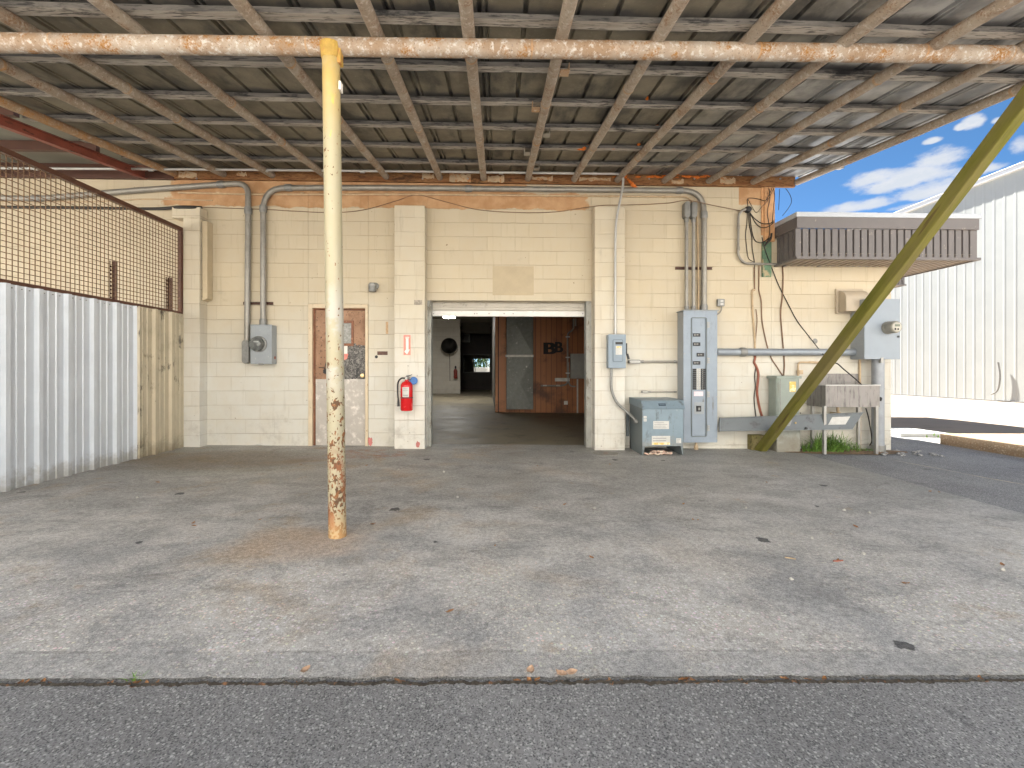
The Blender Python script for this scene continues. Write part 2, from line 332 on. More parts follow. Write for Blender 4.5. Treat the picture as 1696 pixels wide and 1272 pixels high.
MT = {}
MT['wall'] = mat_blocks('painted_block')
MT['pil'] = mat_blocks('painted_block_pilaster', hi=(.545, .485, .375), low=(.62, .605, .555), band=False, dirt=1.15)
MT['cream'] = M('cream_paint', (.51, .42, .285), .6, var=.1, spots=(((.35, .26, .15), 9, .6, .75),), bump=.2)
MT['slab'] = mat_slab()
MT['asphalt'] = mat_asphalt()
MT['asphalt2'] = mat_asphalt('weathered_asphalt', (.225, .226, .232), (.32, .32, .322), 80.0)
MT['lot'] = M('pale_concrete_lot', (.25, .205, .165), .85, var=.08, vs=.6, spots=(((.21, .17, .135), 2.5, .5, .7),), bump=.2, bs=30)
MT['yard'] = M('bounce_yard_concrete', (.56, .52, .47), .85, var=.06, vs=.6)  # kept pale so the unseen yard bounces sunlight
MT['kerb'] = M('tan_stained_concrete', (.26, .19, .125), .85, var=.15, vs=3, spots=(((.25, .16, .09), 14, .5, .7), ((.50, .42, .33), 40, .55, .65)), bump=.5, bs=50)
MT['post'] = mat_post()
MT['header'] = mat_rustpipe('flaking_white_pipe', (.36, .305, .25), (.27, .185, .12), (.29, .135, .035), (.54, .52, .49), .7)
MT['rafter'] = mat_rustpipe('dusty_rust_pipe', (.35, .295, .235), (.285, .225, .17), (.24, .125, .06), (.47, .42, .36), .45)
MT['rafter2'] = mat_rustpipe('orange_rust_pipe', (.40, .28, .18), (.33, .20, .11), (.42, .21, .07), (.50, .42, .33), .8)
MT['redsteel'] = M('red_oxide_steel', (.26, .075, .05), .6, var=.2, spots=(((.06, .025, .02), 18, .56, .66, (1, .3, 1)),), bump=.15)
MT['brownsteel'] = M('brown_steel', (.085, .038, .026), .55, var=.15)
MT['purlin'] = mat_weathered_wood('greyed_batten', (.30, .27, .235), (.44, .405, .36), (.035, .035, .038), (.25, 2, 2))
MT['purlindark'] = mat_weathered_wood('mould_black_batten', (.085, .082, .08), (.21, .195, .18), (.025, .025, .027), (.25, 2, 2))
MT['ledger'] = mat_weathered_wood('peeled_ledger_wood', (.27, .145, .065), (.17, .07, .028), (.055, .026, .014), (.4, 2, 2))
MT['ledgerpale'] = M('flaked_primer', (.42, .31, .20), .7, var=.15, spots=(((.38, .17, .06), 14, .5, .62),))
MT['roof'] = mat_roof_sheet()
MT['roofleft'] = M('olive_grey_sheet', (.23, .225, .185), .6, .1, var=.2, vs=1.5)
MT['foam'] = M('orange_foam', (.62, .16, .02), .7, var=.3, vs=30, bump=.4)
MT['conduit'] = M('galvanised_conduit', (.285, .27, .24), .42, .35, var=.12, vs=9, spots=(((.26, .23, .19), 12, .55, .7),))
MT['emt'] = M('bright_conduit', (.46, .455, .44), .4, .35, var=.08, vs=9)
MT['castgrey'] = M('cast_fitting', (.25, .25, .24), .5, .4, var=.15, vs=20)
MT['boxgrey'] = M('grey_enclosure_paint', (.285, .31, .33), .45, .1, var=.06, vs=5, spots=(((.17, .15, .12), 9, .60, .74, (1, 1, .35)), ((.42, .43, .43), 26, .62, .70)))
MT['panelgrey'] = M('blue_grey_panel_paint', (.245, .29, .345), .42, .1, var=.07, vs=4, spots=(((.145, .14, .135), 6, .56, .74, (3, 3, .45)), ((.36, .38, .40), 30, .63, .70),))
MT['trafo'] = M('slate_enamel', (.185, .245, .29), .42, .1, var=.08, vs=4, spots=(((.10, .12, .13), 8, .54, .7, (1, 1, .5)), ((.30, .34, .36), 28, .63, .70),))
MT['trafodark'] = M('dusty_slate_enamel', (.155, .18, .19), .55, .1, var=.1, vs=4)
MT['switch'] = M('switch_blue_grey', (.20, .25, .30), .42, .1, var=.07, vs=7)
MT['dark'] = M('black_plastic', (.02, .02, .022), .45, var=.2)
MT['cable'] = M('old_black_cable', (.028, .024, .02), .6, var=.3, vs=20)
MT['browncable'] = M('painted_brown_cable', (.19, .11, .065), .6, var=.25, vs=15)
MT['tanpipe'] = M('painted_tan_pipe', (.48, .36, .23), .6, var=.15, vs=12)
MT['redhose'] = M('red_brown_hose', (.27, .085, .05), .55, var=.2, vs=12)
MT['label'] = M('paper_label', (.52, .515, .49), .55, var=.08, vs=20, spots=(((.38, .37, .35), 60, .56, .66, (1, 1, 4)),))
MT['print'] = M('grey_print', (.22, .22, .23), .6)
MT['ylabel'] = M('yellow_label', (.70, .48, .12), .5, var=.2, vs=20, spots=(((.75, .70, .45), 18, .5, .6),))
MT['plab'] = M('pink_label', (.72, .60, .64), .5, var=.1, vs=30)
MT['red'] = M('red_enamel', (.55, .012, .015), .22, var=.08, spec=.6)
MT['redsign'] = M('faded_red_sign', (.72, .25, .20), .55, var=.15, vs=12)
MT['whitesign'] = M('white_sign', (.78, .74, .68), .5, var=.06, vs=12)
MT['blue'] = M('blue_tag', (.03, .14, .42), .45, var=.15)
MT['steel'] = M('worn_steel', (.33, .325, .31), .42, .45, var=.1, vs=8)
MT['stain'] = M('stained_stainless', (.245, .23, .22), .5, .25, var=.14, vs=3, spots=(((.085, .08, .078), 5, .50, .68, (5, 5, .6)), ((.30, .27, .24), 16, .55, .7, (4, 4, .6))))
MT['kick'] = M('dented_aluminium', (.40, .37, .335), .45, .15, var=.1, vs=3, spots=(((.20, .18, .165), 4.5, .54, .70), ((.66, .62, .57), 9, .5, .7)), bump=.12, bs=6)
MT['door'] = mat_door()
MT['doorframe'] = M('chipped_frame_paint', (.58, .48, .34), .55, var=.1, spots=(((.24, .15, .08), 22, .60, .68, (1, 1, .5)),))
MT['jamb'] = M('brown_jamb', (.20, .075, .035), .5, var=.15, spots=(((.34, .16, .08), 14, .55, .65),))
MT['jambgrey'] = M('scuffed_grey_jamb', (.33, .33, .30), .55, .2, var=.15, vs=6, spots=(((.16, .14, .11), 12, .54, .66, (1, 1, .4)),))
MT['doorglass'] = M('dusty_wired_glass', (.25, .25, .23), .25, var=.25, vs=30)
MT['shutter'] = M('shutter_slat', (.47, .44, .385), .55, .1, var=.08, vs=4, spots=(((.30, .27, .22), 9, .58, .7),))
MT['bar'] = M('shutter_bottom_bar', (.58, .565, .54), .42, .15, var=.08, vs=6, spots=(((.30, .27, .24), 15, .62, .7),))
MT['ribwhite'] = M('white_ribbed_steel', (.60, .635, .68), .38, .05, var=.05, vs=3, spots=(((.54, .56, .59), 6, .55, .75, (1, 1, .2)),))
MT['ribbeige'] = M('beige_ribbed_steel', (.52, .455, .335), .5, .05, var=.08, vs=3, spots=(((.085, .07, .05), 5, .545, .66, (1, 1, .5)), ((.36, .31, .22), 5, .5, .7, (1, 1, .4))))
def foot_dirt(m, col):
    nt = m.node_tree; bs = nt.nodes['Principled BSDF']; src = bs.inputs['Base Color'].links[0].from_socket
    pos = N(nt, 'ShaderNodeNewGeometry').outputs['Position']; z = N(nt, 'ShaderNodeSeparateXYZ', {0: pos}).outputs[2]
    n = noise_(nt, pos, 7, 7, .75); k = ramp(nt, math_(nt, 'ADD', z, math_(nt, 'MULTIPLY', n, -.5)), -.05, -.24)
    nt.links.new(mix(nt, math_(nt, 'MULTIPLY', k, .6), src, col), bs.inputs['Base Color'])
foot_dirt(MT['ribwhite'], (.25, .22, .17)); foot_dirt(MT['ribbeige'], (.20, .16, .10)); foot_dirt(MT['trafo'], (.22, .20, .17));
MT['mesh'] = M('brown_mesh_wire', (.17, .10, .055), .6, .1, var=.2)
MT['meshframe'] = M('brown_frame_steel', (.105, .046, .030), .5, .05, var=.12, spots=(((.20, .10, .06), 20, .62, .7),))
MT['canopy'] = M('taupe_canopy_steel', (.142, .128, .124), .5, .05, var=.07, vs=4, spots=(((.33, .28, .24), 9, .6, .72),))
MT['soffit'] = M('pale_taupe_soffit', (.36, .30, .245), .5, .05, var=.08, vs=3)
MT['flash'] = M('metal_flashing', (.42, .44, .47), .45, .15, var=.05)
MT['metalbldg'] = M('white_wall_steel', (.36, .375, .362), .5, .02, var=.03, vs=1.2, spots=(((.35, .36, .35), 2.5, .55, .75, (1, 1, .3)),))
MT['shedwhite'] = M('bounce_wall_steel', (.74, .73, .70), .5, .02, var=.03)  # bright finish so the added shed throws sunlight back
MT['trimwhite'] = M('white_trim', (.62, .63, .63), .45, var=.03)
MT['brace'] = mat_brace()
MT['mossblock'] = mat_weathered_wood('mossy_block', (.16, .15, .05), (.22, .18, .09), (.06, .05, .02), (1, 1, 1))
MT['cornerwood'] = M('orange_corner_paint', (.56, .31, .15), .6, var=.2, vs=6, spots=(((.22, .10, .05), 8, .56, .66, (2, 2, .5)),), bump=.25)
MT['green'] = M('green_primer', (.10, .185, .115), .6, var=.25, vs=9, spots=(((.38, .30, .18), 7, .50, .60),))
MT['ped'] = M('sage_pedestal', (.275, .315, .28), .5, var=.1, vs=4, spots=(((.25, .27, .23), 7, .55, .7, (2, 2, .4)),))
MT['pedbase'] = M('dirty_pedestal_base', (.29, .305, .27), .65, var=.12, vs=4, spots=(((.22, .21, .18), 6, .52, .7),))
foot_dirt(MT['pedbase'], (.18, .15, .11))
MT['coverpanel'] = M('grey_cover_panel', (.125, .14, .15), .45, .15, var=.08, vs=3, spots=(((.085, .085, .085), 7, .56, .7),))
MT['vent'] = M('almond_plastic', (.43, .36, .27), .5, var=.06, vs=5)
MT['grass'] = M('grass_blade', (.06, .15, .02), .5, 0, .3, 30, (.15, .27, .05), spots=(((.30, .25, .09), 55, .60, .64),))
MT['weed'] = mat_leaf('weed_leaf', (.10, .24, .03), (.2, .36, .07))
MT['dryleaf'] = mat_leaf('dry_leaf', (.30, .13, .05), (.42, .22, .10))
MT['paleleaf'] = mat_leaf('pale_leaf', (.52, .32, .20), (.58, .40, .27))
MT['dirt'] = M('leaf_mould', (.21, .14, .085), .95, var=.35, vs=25, spots=(((.34, .23, .13), 60, .55, .65),), bump=.8, bs=60)
MT['jointdirt'] = M('black_joint_dirt', (.045, .038, .03), .95, var=.5, vs=60, spots=(((.20, .10, .05), 25, .58, .66),), bump=.6)
MT['pebble'] = M('pebble_white', (.46, .44, .40), .8, var=.15, vs=60)
MT['rag'] = M('faded_rag', (.48, .33, .26), .9, var=.3, vs=14, spots=(((.60, .52, .42), 20, .5, .6),))
MT['intfloor'] = M('worn_shop_floor', (.215, .185, .13), .55, var=.22, vs=1.2, spots=(((.12, .105, .08), 1.8, .5, .7), ((.30, .27, .2), 9, .6, .7)), bump=.12)
MT['intwhite'] = mat_blocks('interior_painted_block', hi=(.55, .52, .46), low=(.55, .52, .46), band=False, dirt=.7)
MT['intdark'] = M('dark_panelling', (.035, .026, .02), .6, var=.3, vs=3)
MT['intgrey'] = M('greyed_board', (.12, .115, .105), .6, var=.25, vs=3)
MT['ceil'] = M('dim_ceiling_board', (.30, .27, .22), .8, var=.12, vs=1.5)
MT['planks'] = mat_planks('stained_boards', (.26, .092, .03), (.52, .19, .06))
MT['orangeboard'] = mat_planks('orange_board', (.50, .19, .07), (.58, .24, .095), .4)
MT['duct'] = M('spangled_duct_steel', (.20, .207, .19), .5, .3, var=.16, vs=14, spots=(((.52, .52, .48), 7, .60, .68), ((.22, .235, .22), 4, .5, .68)))
MT['tape'] = M('foil_tape', (.60, .59, .54), .5, .3, var=.15, vs=12)
MT['letter'] = M('black_marker', (.015, .012, .01), .6, var=.2)
MT['lamp'] = mat_emit('lit_diffuser', (1, .97, .9), 34.0)
MT['paintred'] = M('red_spray_paint', (.48, .17, .15), .6, var=.2, vs=12)
MT['hedge'] = mat_leaf('hedge_leaf', (.05, .12, .03), (.12, .2, .06))

# ------------------------------------------------------------------ mesh helpers
class MB:
    def __init__(s): s.bm = bmesh.new()
    def box(s, x0, x1, y0, y1, z0, z1):
        x0, x1 = min(x0, x1), max(x0, x1); y0, y1 = min(y0, y1), max(y0, y1); z0, z1 = min(z0, z1), max(z0, z1)
        v = [s.bm.verts.new(p) for p in ((x0, y0, z0), (x1, y0, z0), (x1, y1, z0), (x0, y1, z0), (x0, y0, z1), (x1, y0, z1), (x1, y1, z1), (x0, y1, z1))]
        for f in ((0, 3, 2, 1), (4, 5, 6, 7), (0, 1, 5, 4), (1, 2, 6, 5), (2, 3, 7, 6), (3, 0, 4, 7)): s.bm.faces.new([v[i] for i in f])
        return s
    def hexa(s, p):                     # eight corners, bottom ring then top ring
        v = [s.bm.verts.new(q) for q in p]
        for f in ((0, 3, 2, 1), (4, 5, 6, 7), (0, 1, 5, 4), (1, 2, 6, 5), (2, 3, 7, 6), (3, 0, 4, 7)): s.bm.faces.new([v[i] for i in f])
        return s
    def face(s, pts): s.bm.faces.new([s.bm.verts.new(p) for p in pts]); return s
    def beam(s, a, b, w, h, up=V((0, 0, 1)), roll=0.0):
        a, b = V(a), V(b); d = (b - a).normalized()
        x = d.cross(up).normalized(); y = x.cross(d).normalized()
        if roll: m = Matrix.Rotation(roll, 3, d); x, y = m @ x, m @ y
        q = [(-w / 2, -h / 2), (w / 2, -h / 2), (w / 2, h / 2), (-w / 2, h / 2)]
        return s.hexa([a + x * i + y * j for i, j in q] + [b + x * i + y * j for i, j in q])
    def tube(s, pts, r, seg=10, caps=True):
        pts = [V(p) for p in pts]; n = len(pts)
        rr = r if isinstance(r, (list, tuple)) else [r] * n
        tan = []
        for i in range(n):
            t = (pts[min(i + 1, n - 1)] - pts[max(i - 1, 0)])
            tan.append(t.normalized())
        ref = V((0, 0, 1)) if abs(tan[0].z) < .9 else V((1, 0, 0))
        x = tan[0].cross(ref).normalized(); rings = []
        for i in range(n):
            x = (x - tan[i] * x.dot(tan[i])).normalized(); y = tan[i].cross(x)
            rings.append([s.bm.verts.new(pts[i] + (x * math.cos(a) + y * math.sin(a)) * rr[i]) for a in [2 * math.pi * k / seg for k in range(seg)]])
        for i in range(n - 1):
            for k in range(seg):
                s.bm.faces.new((rings[i][k], rings[i][(k + 1) % seg], rings[i + 1][(k + 1) % seg], rings[i + 1][k]))
        if caps: s.bm.faces.new(rings[0][::-1]); s.bm.faces.new(rings[-1])
        return s
    def lathe(s, prof, o, ax=(0, 0, 1), seg=24):     # prof: (radius, along axis)
        ax = V(ax).normalized(); ref = V((0, 0, 1)) if abs(ax.z) < .9 else V((1, 0, 0))
        x = ax.cross(ref).normalized(); y = ax.cross(x); o = V(o); rings = []
        for r, h in prof:
            if r < 1e-6: rings.append([s.bm.verts.new(o + ax * h)])
            else: rings.append([s.bm.verts.new(o + ax * h + (x * math.cos(2 * math.pi * k / seg) + y * math.sin(2 * math.pi * k / seg)) * r) for k in range(seg)])
        for a, b in zip(rings, rings[1:]):
            for k in range(seg):
                l = (k + 1) % seg
                if len(a) == 1 and len(b) == 1: continue
                if len(a) == 1: s.bm.faces.new((a[0], b[l], b[k]))
                elif len(b) == 1: s.bm.faces.new((a[k], a[l], b[0]))
                else: s.bm.faces.new((a[k], a[l], b[l], b[k]))
        if len(rings[0]) > 1: s.bm.faces.new(rings[0][::-1])
        if len(rings[-1]) > 1: s.bm.faces.new(rings[-1])
        return s
    def extrude(s, poly, a, b):         # closed polygon of points swept from offset a to offset b
        a, b = V(a), V(b)
        p = [s.bm.verts.new(V(q) + a) for q in poly]; q = [s.bm.verts.new(V(r) + b) for r in poly]
        n = len(poly)
        s.bm.faces.new(p[::-1]); s.bm.faces.new(q)
        for i in range(n): s.bm.faces.new((p[i], p[(i + 1) % n], q[(i + 1) % n], q[i]))
        return s
    def sweep(s, prof, a, b, th):       # open profile with thickness vector th, swept from a to b
        a, b, th = V(a), V(b), V(th); n = len(prof)
        r = [[s.bm.verts.new(V(q) + o + t) for q in prof] for o, t in ((a, V()), (b, V()), (a, th), (b, th))]
        for i in range(n - 1):
            s.bm.faces.new((r[0][i], r[0][i + 1], r[1][i + 1], r[1][i])); s.bm.faces.new((r[2][i], r[3][i], r[3][i + 1], r[2][i + 1]))
            s.bm.faces.new((r[0][i], r[2][i], r[2][i + 1], r[0][i + 1])); s.bm.faces.new((r[1][i], r[1][i + 1], r[3][i + 1], r[3][i]))
        for i in (0, n - 1): s.bm.faces.new((r[0][i], r[1][i], r[3][i], r[2][i]))
        return s
    def blob(s, c, r, jit=.25, sub=2, sc=(1, 1, 1)):
        g = bmesh.ops.create_icosphere(s.bm, subdivisions=sub, radius=1)['verts']
        o = V((random.uniform(0, 50), random.uniform(0, 50), random.uniform(0, 50)))
        for v in g:
            k = 1 + jit * mnoise.noise(v.co * 1.7 + o) * 2
            v.co = V(c) + V((v.co.x * sc[0], v.co.y * sc[1], v.co.z * sc[2])) * r * k
        return s
    def split(s, name, mat, parent, smooth=None, bevel=0.0, gap=.002):
        # one object per separate piece: loose islands whose boxes touch belong together
        bm = s.bm; seen = set(); isl = []
        for v in bm.verts:
            if v in seen: continue
            st, cur = [v], []; seen.add(v)
            while st:
                q = st.pop(); cur.append(q)
                for e in q.link_edges:
                    w = e.other_vert(q)
                    if w not in seen: seen.add(w); st.append(w)
            isl.append(cur)
        bx = [([min(v.co[i] for v in k) - gap for i in range(3)], [max(v.co[i] for v in k) + gap for i in range(3)]) for k in isl]
        par = list(range(len(isl)))
        def find(i):
            while par[i] != i: i = par[i]
            return i
        for i in range(len(isl)):
            for j in range(i):
                if all(bx[i][0][k] <= bx[j][1][k] and bx[j][0][k] <= bx[i][1][k] for k in range(3)): par[find(i)] = find(j)
        out = []
        for r in sorted(set(find(i) for i in range(len(isl)))):
            m = MB(); mp = {}
            vs = [v for i in range(len(isl)) if find(i) == r for v in isl[i]]
            for v in vs: mp[v] = m.bm.verts.new(v.co)
            for f in {f for v in vs for f in v.link_faces}: m.bm.faces.new([mp[v] for v in f.verts])
            out.append(m.build(name, mat, parent, smooth, bevel))
        bm.free(); return out
    def build(s, name, mat, parent=None, smooth=None, bevel=0.0, loc=None):
        bm = s.bm
        bmesh.ops.recalc_face_normals(bm, faces=bm.faces)
        if parent is None:
            if loc is None:
                xs = [v.co for v in bm.verts]
                loc = V(((min(v.x for v in xs) + max(v.x for v in xs)) / 2, (min(v.y for v in xs) + max(v.y for v in xs)) / 2, min(v.z for v in xs)))
            off = V(loc)
        else: off = WL[parent.name]
        for v in bm.verts: v.co -= off
        me = bpy.data.meshes.new(name); bm.to_mesh(me); bm.free()
        if isinstance(mat, str): mat = MT[mat]
        me.materials.append(mat)
        o = bpy.data.objects.new(name, me); COL.objects.link(o)
        if parent is None: o.location = off
        else: o.parent = parent
        WL[o.name] = V(off)
        if smooth:
            for p in me.polygons: p.use_smooth = True
            me.set_sharp_from_angle(angle=R(smooth if smooth > 1 else 40))
        if bevel:
            bv = o.modifiers.new('Bevel', 'BEVEL'); bv.width = bevel; bv.segments = 2; bv.limit_method = 'ANGLE'; bv.angle_limit = R(40)
        return o
WL = {}
def tag(o, label=None, cat=None, group=None, kind=None):
    if label: o['label'] = label
    if cat: o['category'] = cat
    if group: o['group'] = group
    if kind: o['kind'] = kind
    return o
def thing(name, loc, label, cat, group=None):
    o = bpy.data.objects.new(name, None); COL.objects.link(o); o.location = V(loc); o.empty_display_size = .2
    WL[o.name] = V(loc); return tag(o, label, cat, group)
def copy_tree(o, loc=None, parent=None):
    c = o.copy(); COL.objects.link(c)
    if parent: c.parent = parent
    if loc is not None: c.location = V(loc)
    for ch in list(o.children): copy_tree(ch, None, c)
    return c
def fillet(pts, r=.08, n=6):
    pts = [V(p) for p in pts]; out = [pts[0]]
    for i in range(1, len(pts) - 1):
        a, b, c = pts[i - 1], pts[i], pts[i + 1]
        u, w = (a - b), (c - b); l = min(r, u.length * .48, w.length * .48)
        if u.angle(w) > R(176): out.append(b); continue
        p, q = b + u.normalized() * l, b + w.normalized() * l
        for k in range(n + 1):
            t = k / n; out.append(p * (1 - t) ** 2 + b * 2 * t * (1 - t) + q * t * t)
    return out + [pts[-1]]
def smooth_path(pts, n=5):
    pts = [V(p) for p in pts]; P = [pts[0]] + pts + [pts[-1]]; out = []
    for i in range(1, len(P) - 2):
        for k in range(n):
            t = k / n; a, b, c, d = P[i - 1], P[i], P[i + 1], P[i + 2]
            out.append(.5 * ((2 * b) + (c - a) * t + (2 * a - 5 * b + 4 * c - d) * t * t + (3 * b - a - 3 * c + d) * t ** 3))
    return out + [pts[-1]]
def pp(lst, Y): return [at(p[0], p[1], p[2] if len(p) > 2 else Y) for p in lst]
def text_mesh(txt, name, mat, origin, height, parent, depth=.002, align='CENTER', face=-1, extra=None, bold=0.0):
    cu = bpy.data.curves.new('txt', 'FONT'); cu.body = txt; cu.size = height * 1.38; cu.align_x = align; cu.align_y = 'CENTER'; cu.extrude = depth / 2; cu.offset = bold
    t = bpy.data.objects.new('txt', cu); COL.objects.link(t)
    bpy.context.view_layer.update()
    me = bpy.data.meshes.new_from_object(t.evaluated_get(bpy.context.evaluated_depsgraph_get()))
    bpy.data.objects.remove(t); bpy.data.curves.remove(cu)
    me.name = name
    rot = Matrix.Rotation(R(90), 4, 'X')
    if extra: rot = rot @ extra
    me.transform(rot); off = WL[parent.name] if parent else V()
    me.transform(Matrix.Translation(V(origin) - off))
    me.materials.clear(); me.materials.append(MT[mat])
    o = bpy.data.objects.new(name, me); COL.objects.link(o)
    if parent: o.parent = parent
    WL[o.name] = V(off)
    return o
def fx(px, Y): return at(px, 612, Y).x
def fz(px, py, Y): return at(px, py, Y).z

# ================================================================== ground
def strip_mesh(name, xs, ys, dz, mat, label_kind='structure'):
    mb = MB(); g = [[mb.bm.verts.new((x, y, gz(x) + dz)) for y in ys] for x in xs]
    for i in range(len(xs) - 1):
        for j in range(len(ys) - 1): mb.bm.faces.new((g[i][j], g[i + 1][j], g[i + 1][j + 1], g[i][j + 1]))
    return tag(mb.build(name, mat, loc=(0, 0, 0)), kind=label_kind)
strip_mesh('ground', [-300, -60, -12, 0, 26, 60, 300], [-300, -60, 0, 30, 60, 300], -.012, 'asphalt')
# weathered drive beside the apron, sheet just under the apron's top
XR = 4.31
strip_mesh('drive', [XR + .02, 6, 7.26, 8.4, 12, 22], [-30, 0, 4, 8.25], -.007, 'asphalt2')
strip_mesh('lot', [4.31, 8, 14, 26, 60], [8.25, 12, 20, 30, 48], -.010, 'lot')
strip_mesh('bounce_yard', [-60, -12, 0, 26, 60], [-60, -30, -1.4], -.008, 'yard')  # unseen pale ground behind the camera, brought close to bounce light under the roof
# concrete apron: ragged front edge and open side, real 24 mm step to the lane
mb = MB(); rnd = random.Random(3)
a0, a1 = ong(0, 1124), ong(1696, 1117.5); sl = (a1.y - a0.y) / (a1.x - a0.x)
def edge_y(x): return a0.y + (x - a0.x) * sl + .010 * mnoise.noise(V((x * 9, 3, 0))) + .006 * mnoise.noise(V((x * 28, 7, 0))) + .005 * mnoise.noise(V((x * 80, 1, 0)))
def side_x(y): return XR + .018 * mnoise.noise(V((5, y * 6, 0))) + .012 * mnoise.noise(V((2, y * 26, 0)))
xs = [-10 + (XR + 10) * i / 1400 for i in range(1401)]
front = [V((x, edge_y(x), gz(x))) for x in xs]; yb = 1.95
prev = None
for x, p in zip(xs, front):
    a, b_, c = mb.bm.verts.new(p - V((0, -.06, .02))), mb.bm.verts.new(p), mb.bm.verts.new((x, yb, gz(x)))
    d = mb.bm.verts.new((x, yb + .2, gz(x)))
    if prev:
        for (q0, q1), (r0, r1) in zip(zip(prev, prev[1:]), zip((a, b_, c, d), (b_, c, d))): mb.bm.faces.new((q0, r0, r1, q1))
    prev = (a, b_, c, d)
for x0, x1 in zip([-10 + i * 1.4 for i in range(10)], [-10 + i * 1.4 for i in range(1, 11)]):
    mb.face([(x0, yb + .2, gz(x0)), (x1, yb + .2, gz(x1)), (x1, 6.85, gz(x1)), (x0, 6.85, gz(x0))])
ysd = [yb + .2 + (6.3 - yb - .2) * i / 260 for i in range(261)]; prev = None
for y in ysd:
    x = side_x(y); q = (mb.bm.verts.new((4.0, y, gz(4.0))), mb.bm.verts.new((x, y, gz(x))), mb.bm.verts.new((x + .004, y, gz(x) - .03)))
    if prev:
        for k in range(2): mb.bm.faces.new((prev[k], prev[k + 1], q[k + 1], q[k]))
    prev = q
mb.face([(4.0, 6.3, gz(4)), (XR, 6.3, gz(XR)), (XR, 6.85, gz(XR)), (4.0, 6.85, gz(4))])
tag(mb.build('apron', 'slab', loc=(0, 0, 0)), kind='structure')
strip_mesh('shop_floor', [-10, -4, 0, 4.05], [6.85, 12, 20, 30], 0, 'intfloor')
# sandy seam where two lifts of asphalt meet
mb = MB(); pts = [ong(p[0], p[1], -.003) for p in ((1438, 752), (1490, 764), (1560, 777), (1620, 789), (1700, 803), (1800, 822))]
pts = smooth_path(pts, 14); prev = None
for i, p in enumerate(pts):
    w = .045 + .07 * abs(mnoise.noise(V((i * .37, 0, 0)))) ; q = (mb.bm.verts.new(p + V((0, -w, 0))), mb.bm.verts.new(p + V((0, w * .8 + .012 * mnoise.noise(V((i * .9, 4, 0))), 0))))
    if prev: mb.bm.faces.new((prev[0], q[0], q[1], prev[1]))
    prev = q
tag(mb.build('pavement_seam', M('sandy_seam', (.58, .50, .40), .9, var=.3, vs=20), loc=(0, 0, 0)), kind='structure')

mb = MB(); prev = None
for k in range(2400):
    x = -4 + 8.2 * k / 2399; y = edge_y(x) - .020; n_ = mnoise.noise(V((x * 3, 2, 0))) + .6 * mnoise.noise(V((x * 17, 5, 0)))
    n_ += .9 * mnoise.noise(V((x * 60, 8, 0))); w0 = max(.001, .004 + .008 * n_); q = (mb.bm.verts.new((x, y - w0, gz(x) - .0105)), mb.bm.verts.new((x, y + .004 + .006 * mnoise.noise(V((x * 45, 1, 3))), gz(x) - .0045)))
    if prev: mb.bm.faces.new((prev[0], q[0], q[1], prev[1]))
    prev = q
tag(mb.build('joint_dirt', MT['jointdirt'], loc=(0, 0, 0)), kind='structure')

mb = MB(); prev = None
for k in range(1200):
    y = 1.75 + 4.5 * k / 1199; x = side_x(y); n_ = mnoise.noise(V((2, y * 3, 0))) + .7 * mnoise.noise(V((5, y * 30, 0)))
    q = (mb.bm.verts.new((x - .004, y, gz(x) - .004)), mb.bm.verts.new((x + max(.002, .014 + .012 * n_), y, gz(x) - .0055)))
    if prev: mb.bm.faces.new((prev[0], q[0], q[1], prev[1]))
    prev = q
tag(mb.build('joint_dirt', MT['jointdirt'], loc=(0, 0, 0)), kind='structure')

# kerb slab at the far drive edge
mb = MB(); kx, ky = 7.28, 7.25
mb.hexa([(kx, -2, gz(kx) - .05), (10.5, -2, gz(10.5) - .05), (10.5, ky, gz(10.5) - .05), (kx, ky, gz(kx) - .05), (kx, -2, gz(kx) + .20), (10.5, -2, gz(10.5) + .21), (10.5, ky, gz(10.5) + .18), (kx, ky, gz(kx) + .165)])
tag(mb.build('kerb_slab', 'kerb', bevel=.012), kind='structure')

# ================================================================== main building
BLD = thing('warehouse', (-2.0, D, 0), 'cream painted block warehouse with open roller doorway and orange painted band', 'building')
xo0, xo1 = fx(704, 6.43), fx(984.5, 6.43); zo = fz(840, 498, D)
xd0, xd1 = fx(510.5, D), fx(610, D); zd = fz(560, 503.5, D)
XM, XW = 4.07, fx(1476, D)
T = .2
mb = MB()
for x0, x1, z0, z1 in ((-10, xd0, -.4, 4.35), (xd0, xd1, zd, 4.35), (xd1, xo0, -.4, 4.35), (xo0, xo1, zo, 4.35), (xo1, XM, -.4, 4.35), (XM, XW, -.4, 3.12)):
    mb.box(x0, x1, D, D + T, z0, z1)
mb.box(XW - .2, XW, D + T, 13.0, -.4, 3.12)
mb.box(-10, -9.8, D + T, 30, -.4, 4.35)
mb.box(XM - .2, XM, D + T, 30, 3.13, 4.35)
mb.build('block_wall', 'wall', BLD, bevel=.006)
P_Y = 6.43
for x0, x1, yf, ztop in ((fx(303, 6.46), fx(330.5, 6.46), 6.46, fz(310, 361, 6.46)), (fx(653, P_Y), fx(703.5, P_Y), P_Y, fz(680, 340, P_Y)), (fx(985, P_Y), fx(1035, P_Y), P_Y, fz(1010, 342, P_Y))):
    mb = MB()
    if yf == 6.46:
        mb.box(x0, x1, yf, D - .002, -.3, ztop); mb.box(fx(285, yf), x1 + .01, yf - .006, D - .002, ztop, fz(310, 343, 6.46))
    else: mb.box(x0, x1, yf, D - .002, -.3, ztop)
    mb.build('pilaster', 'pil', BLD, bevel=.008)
mb = MB()       # painted board fixed into the corner of the end pilaster
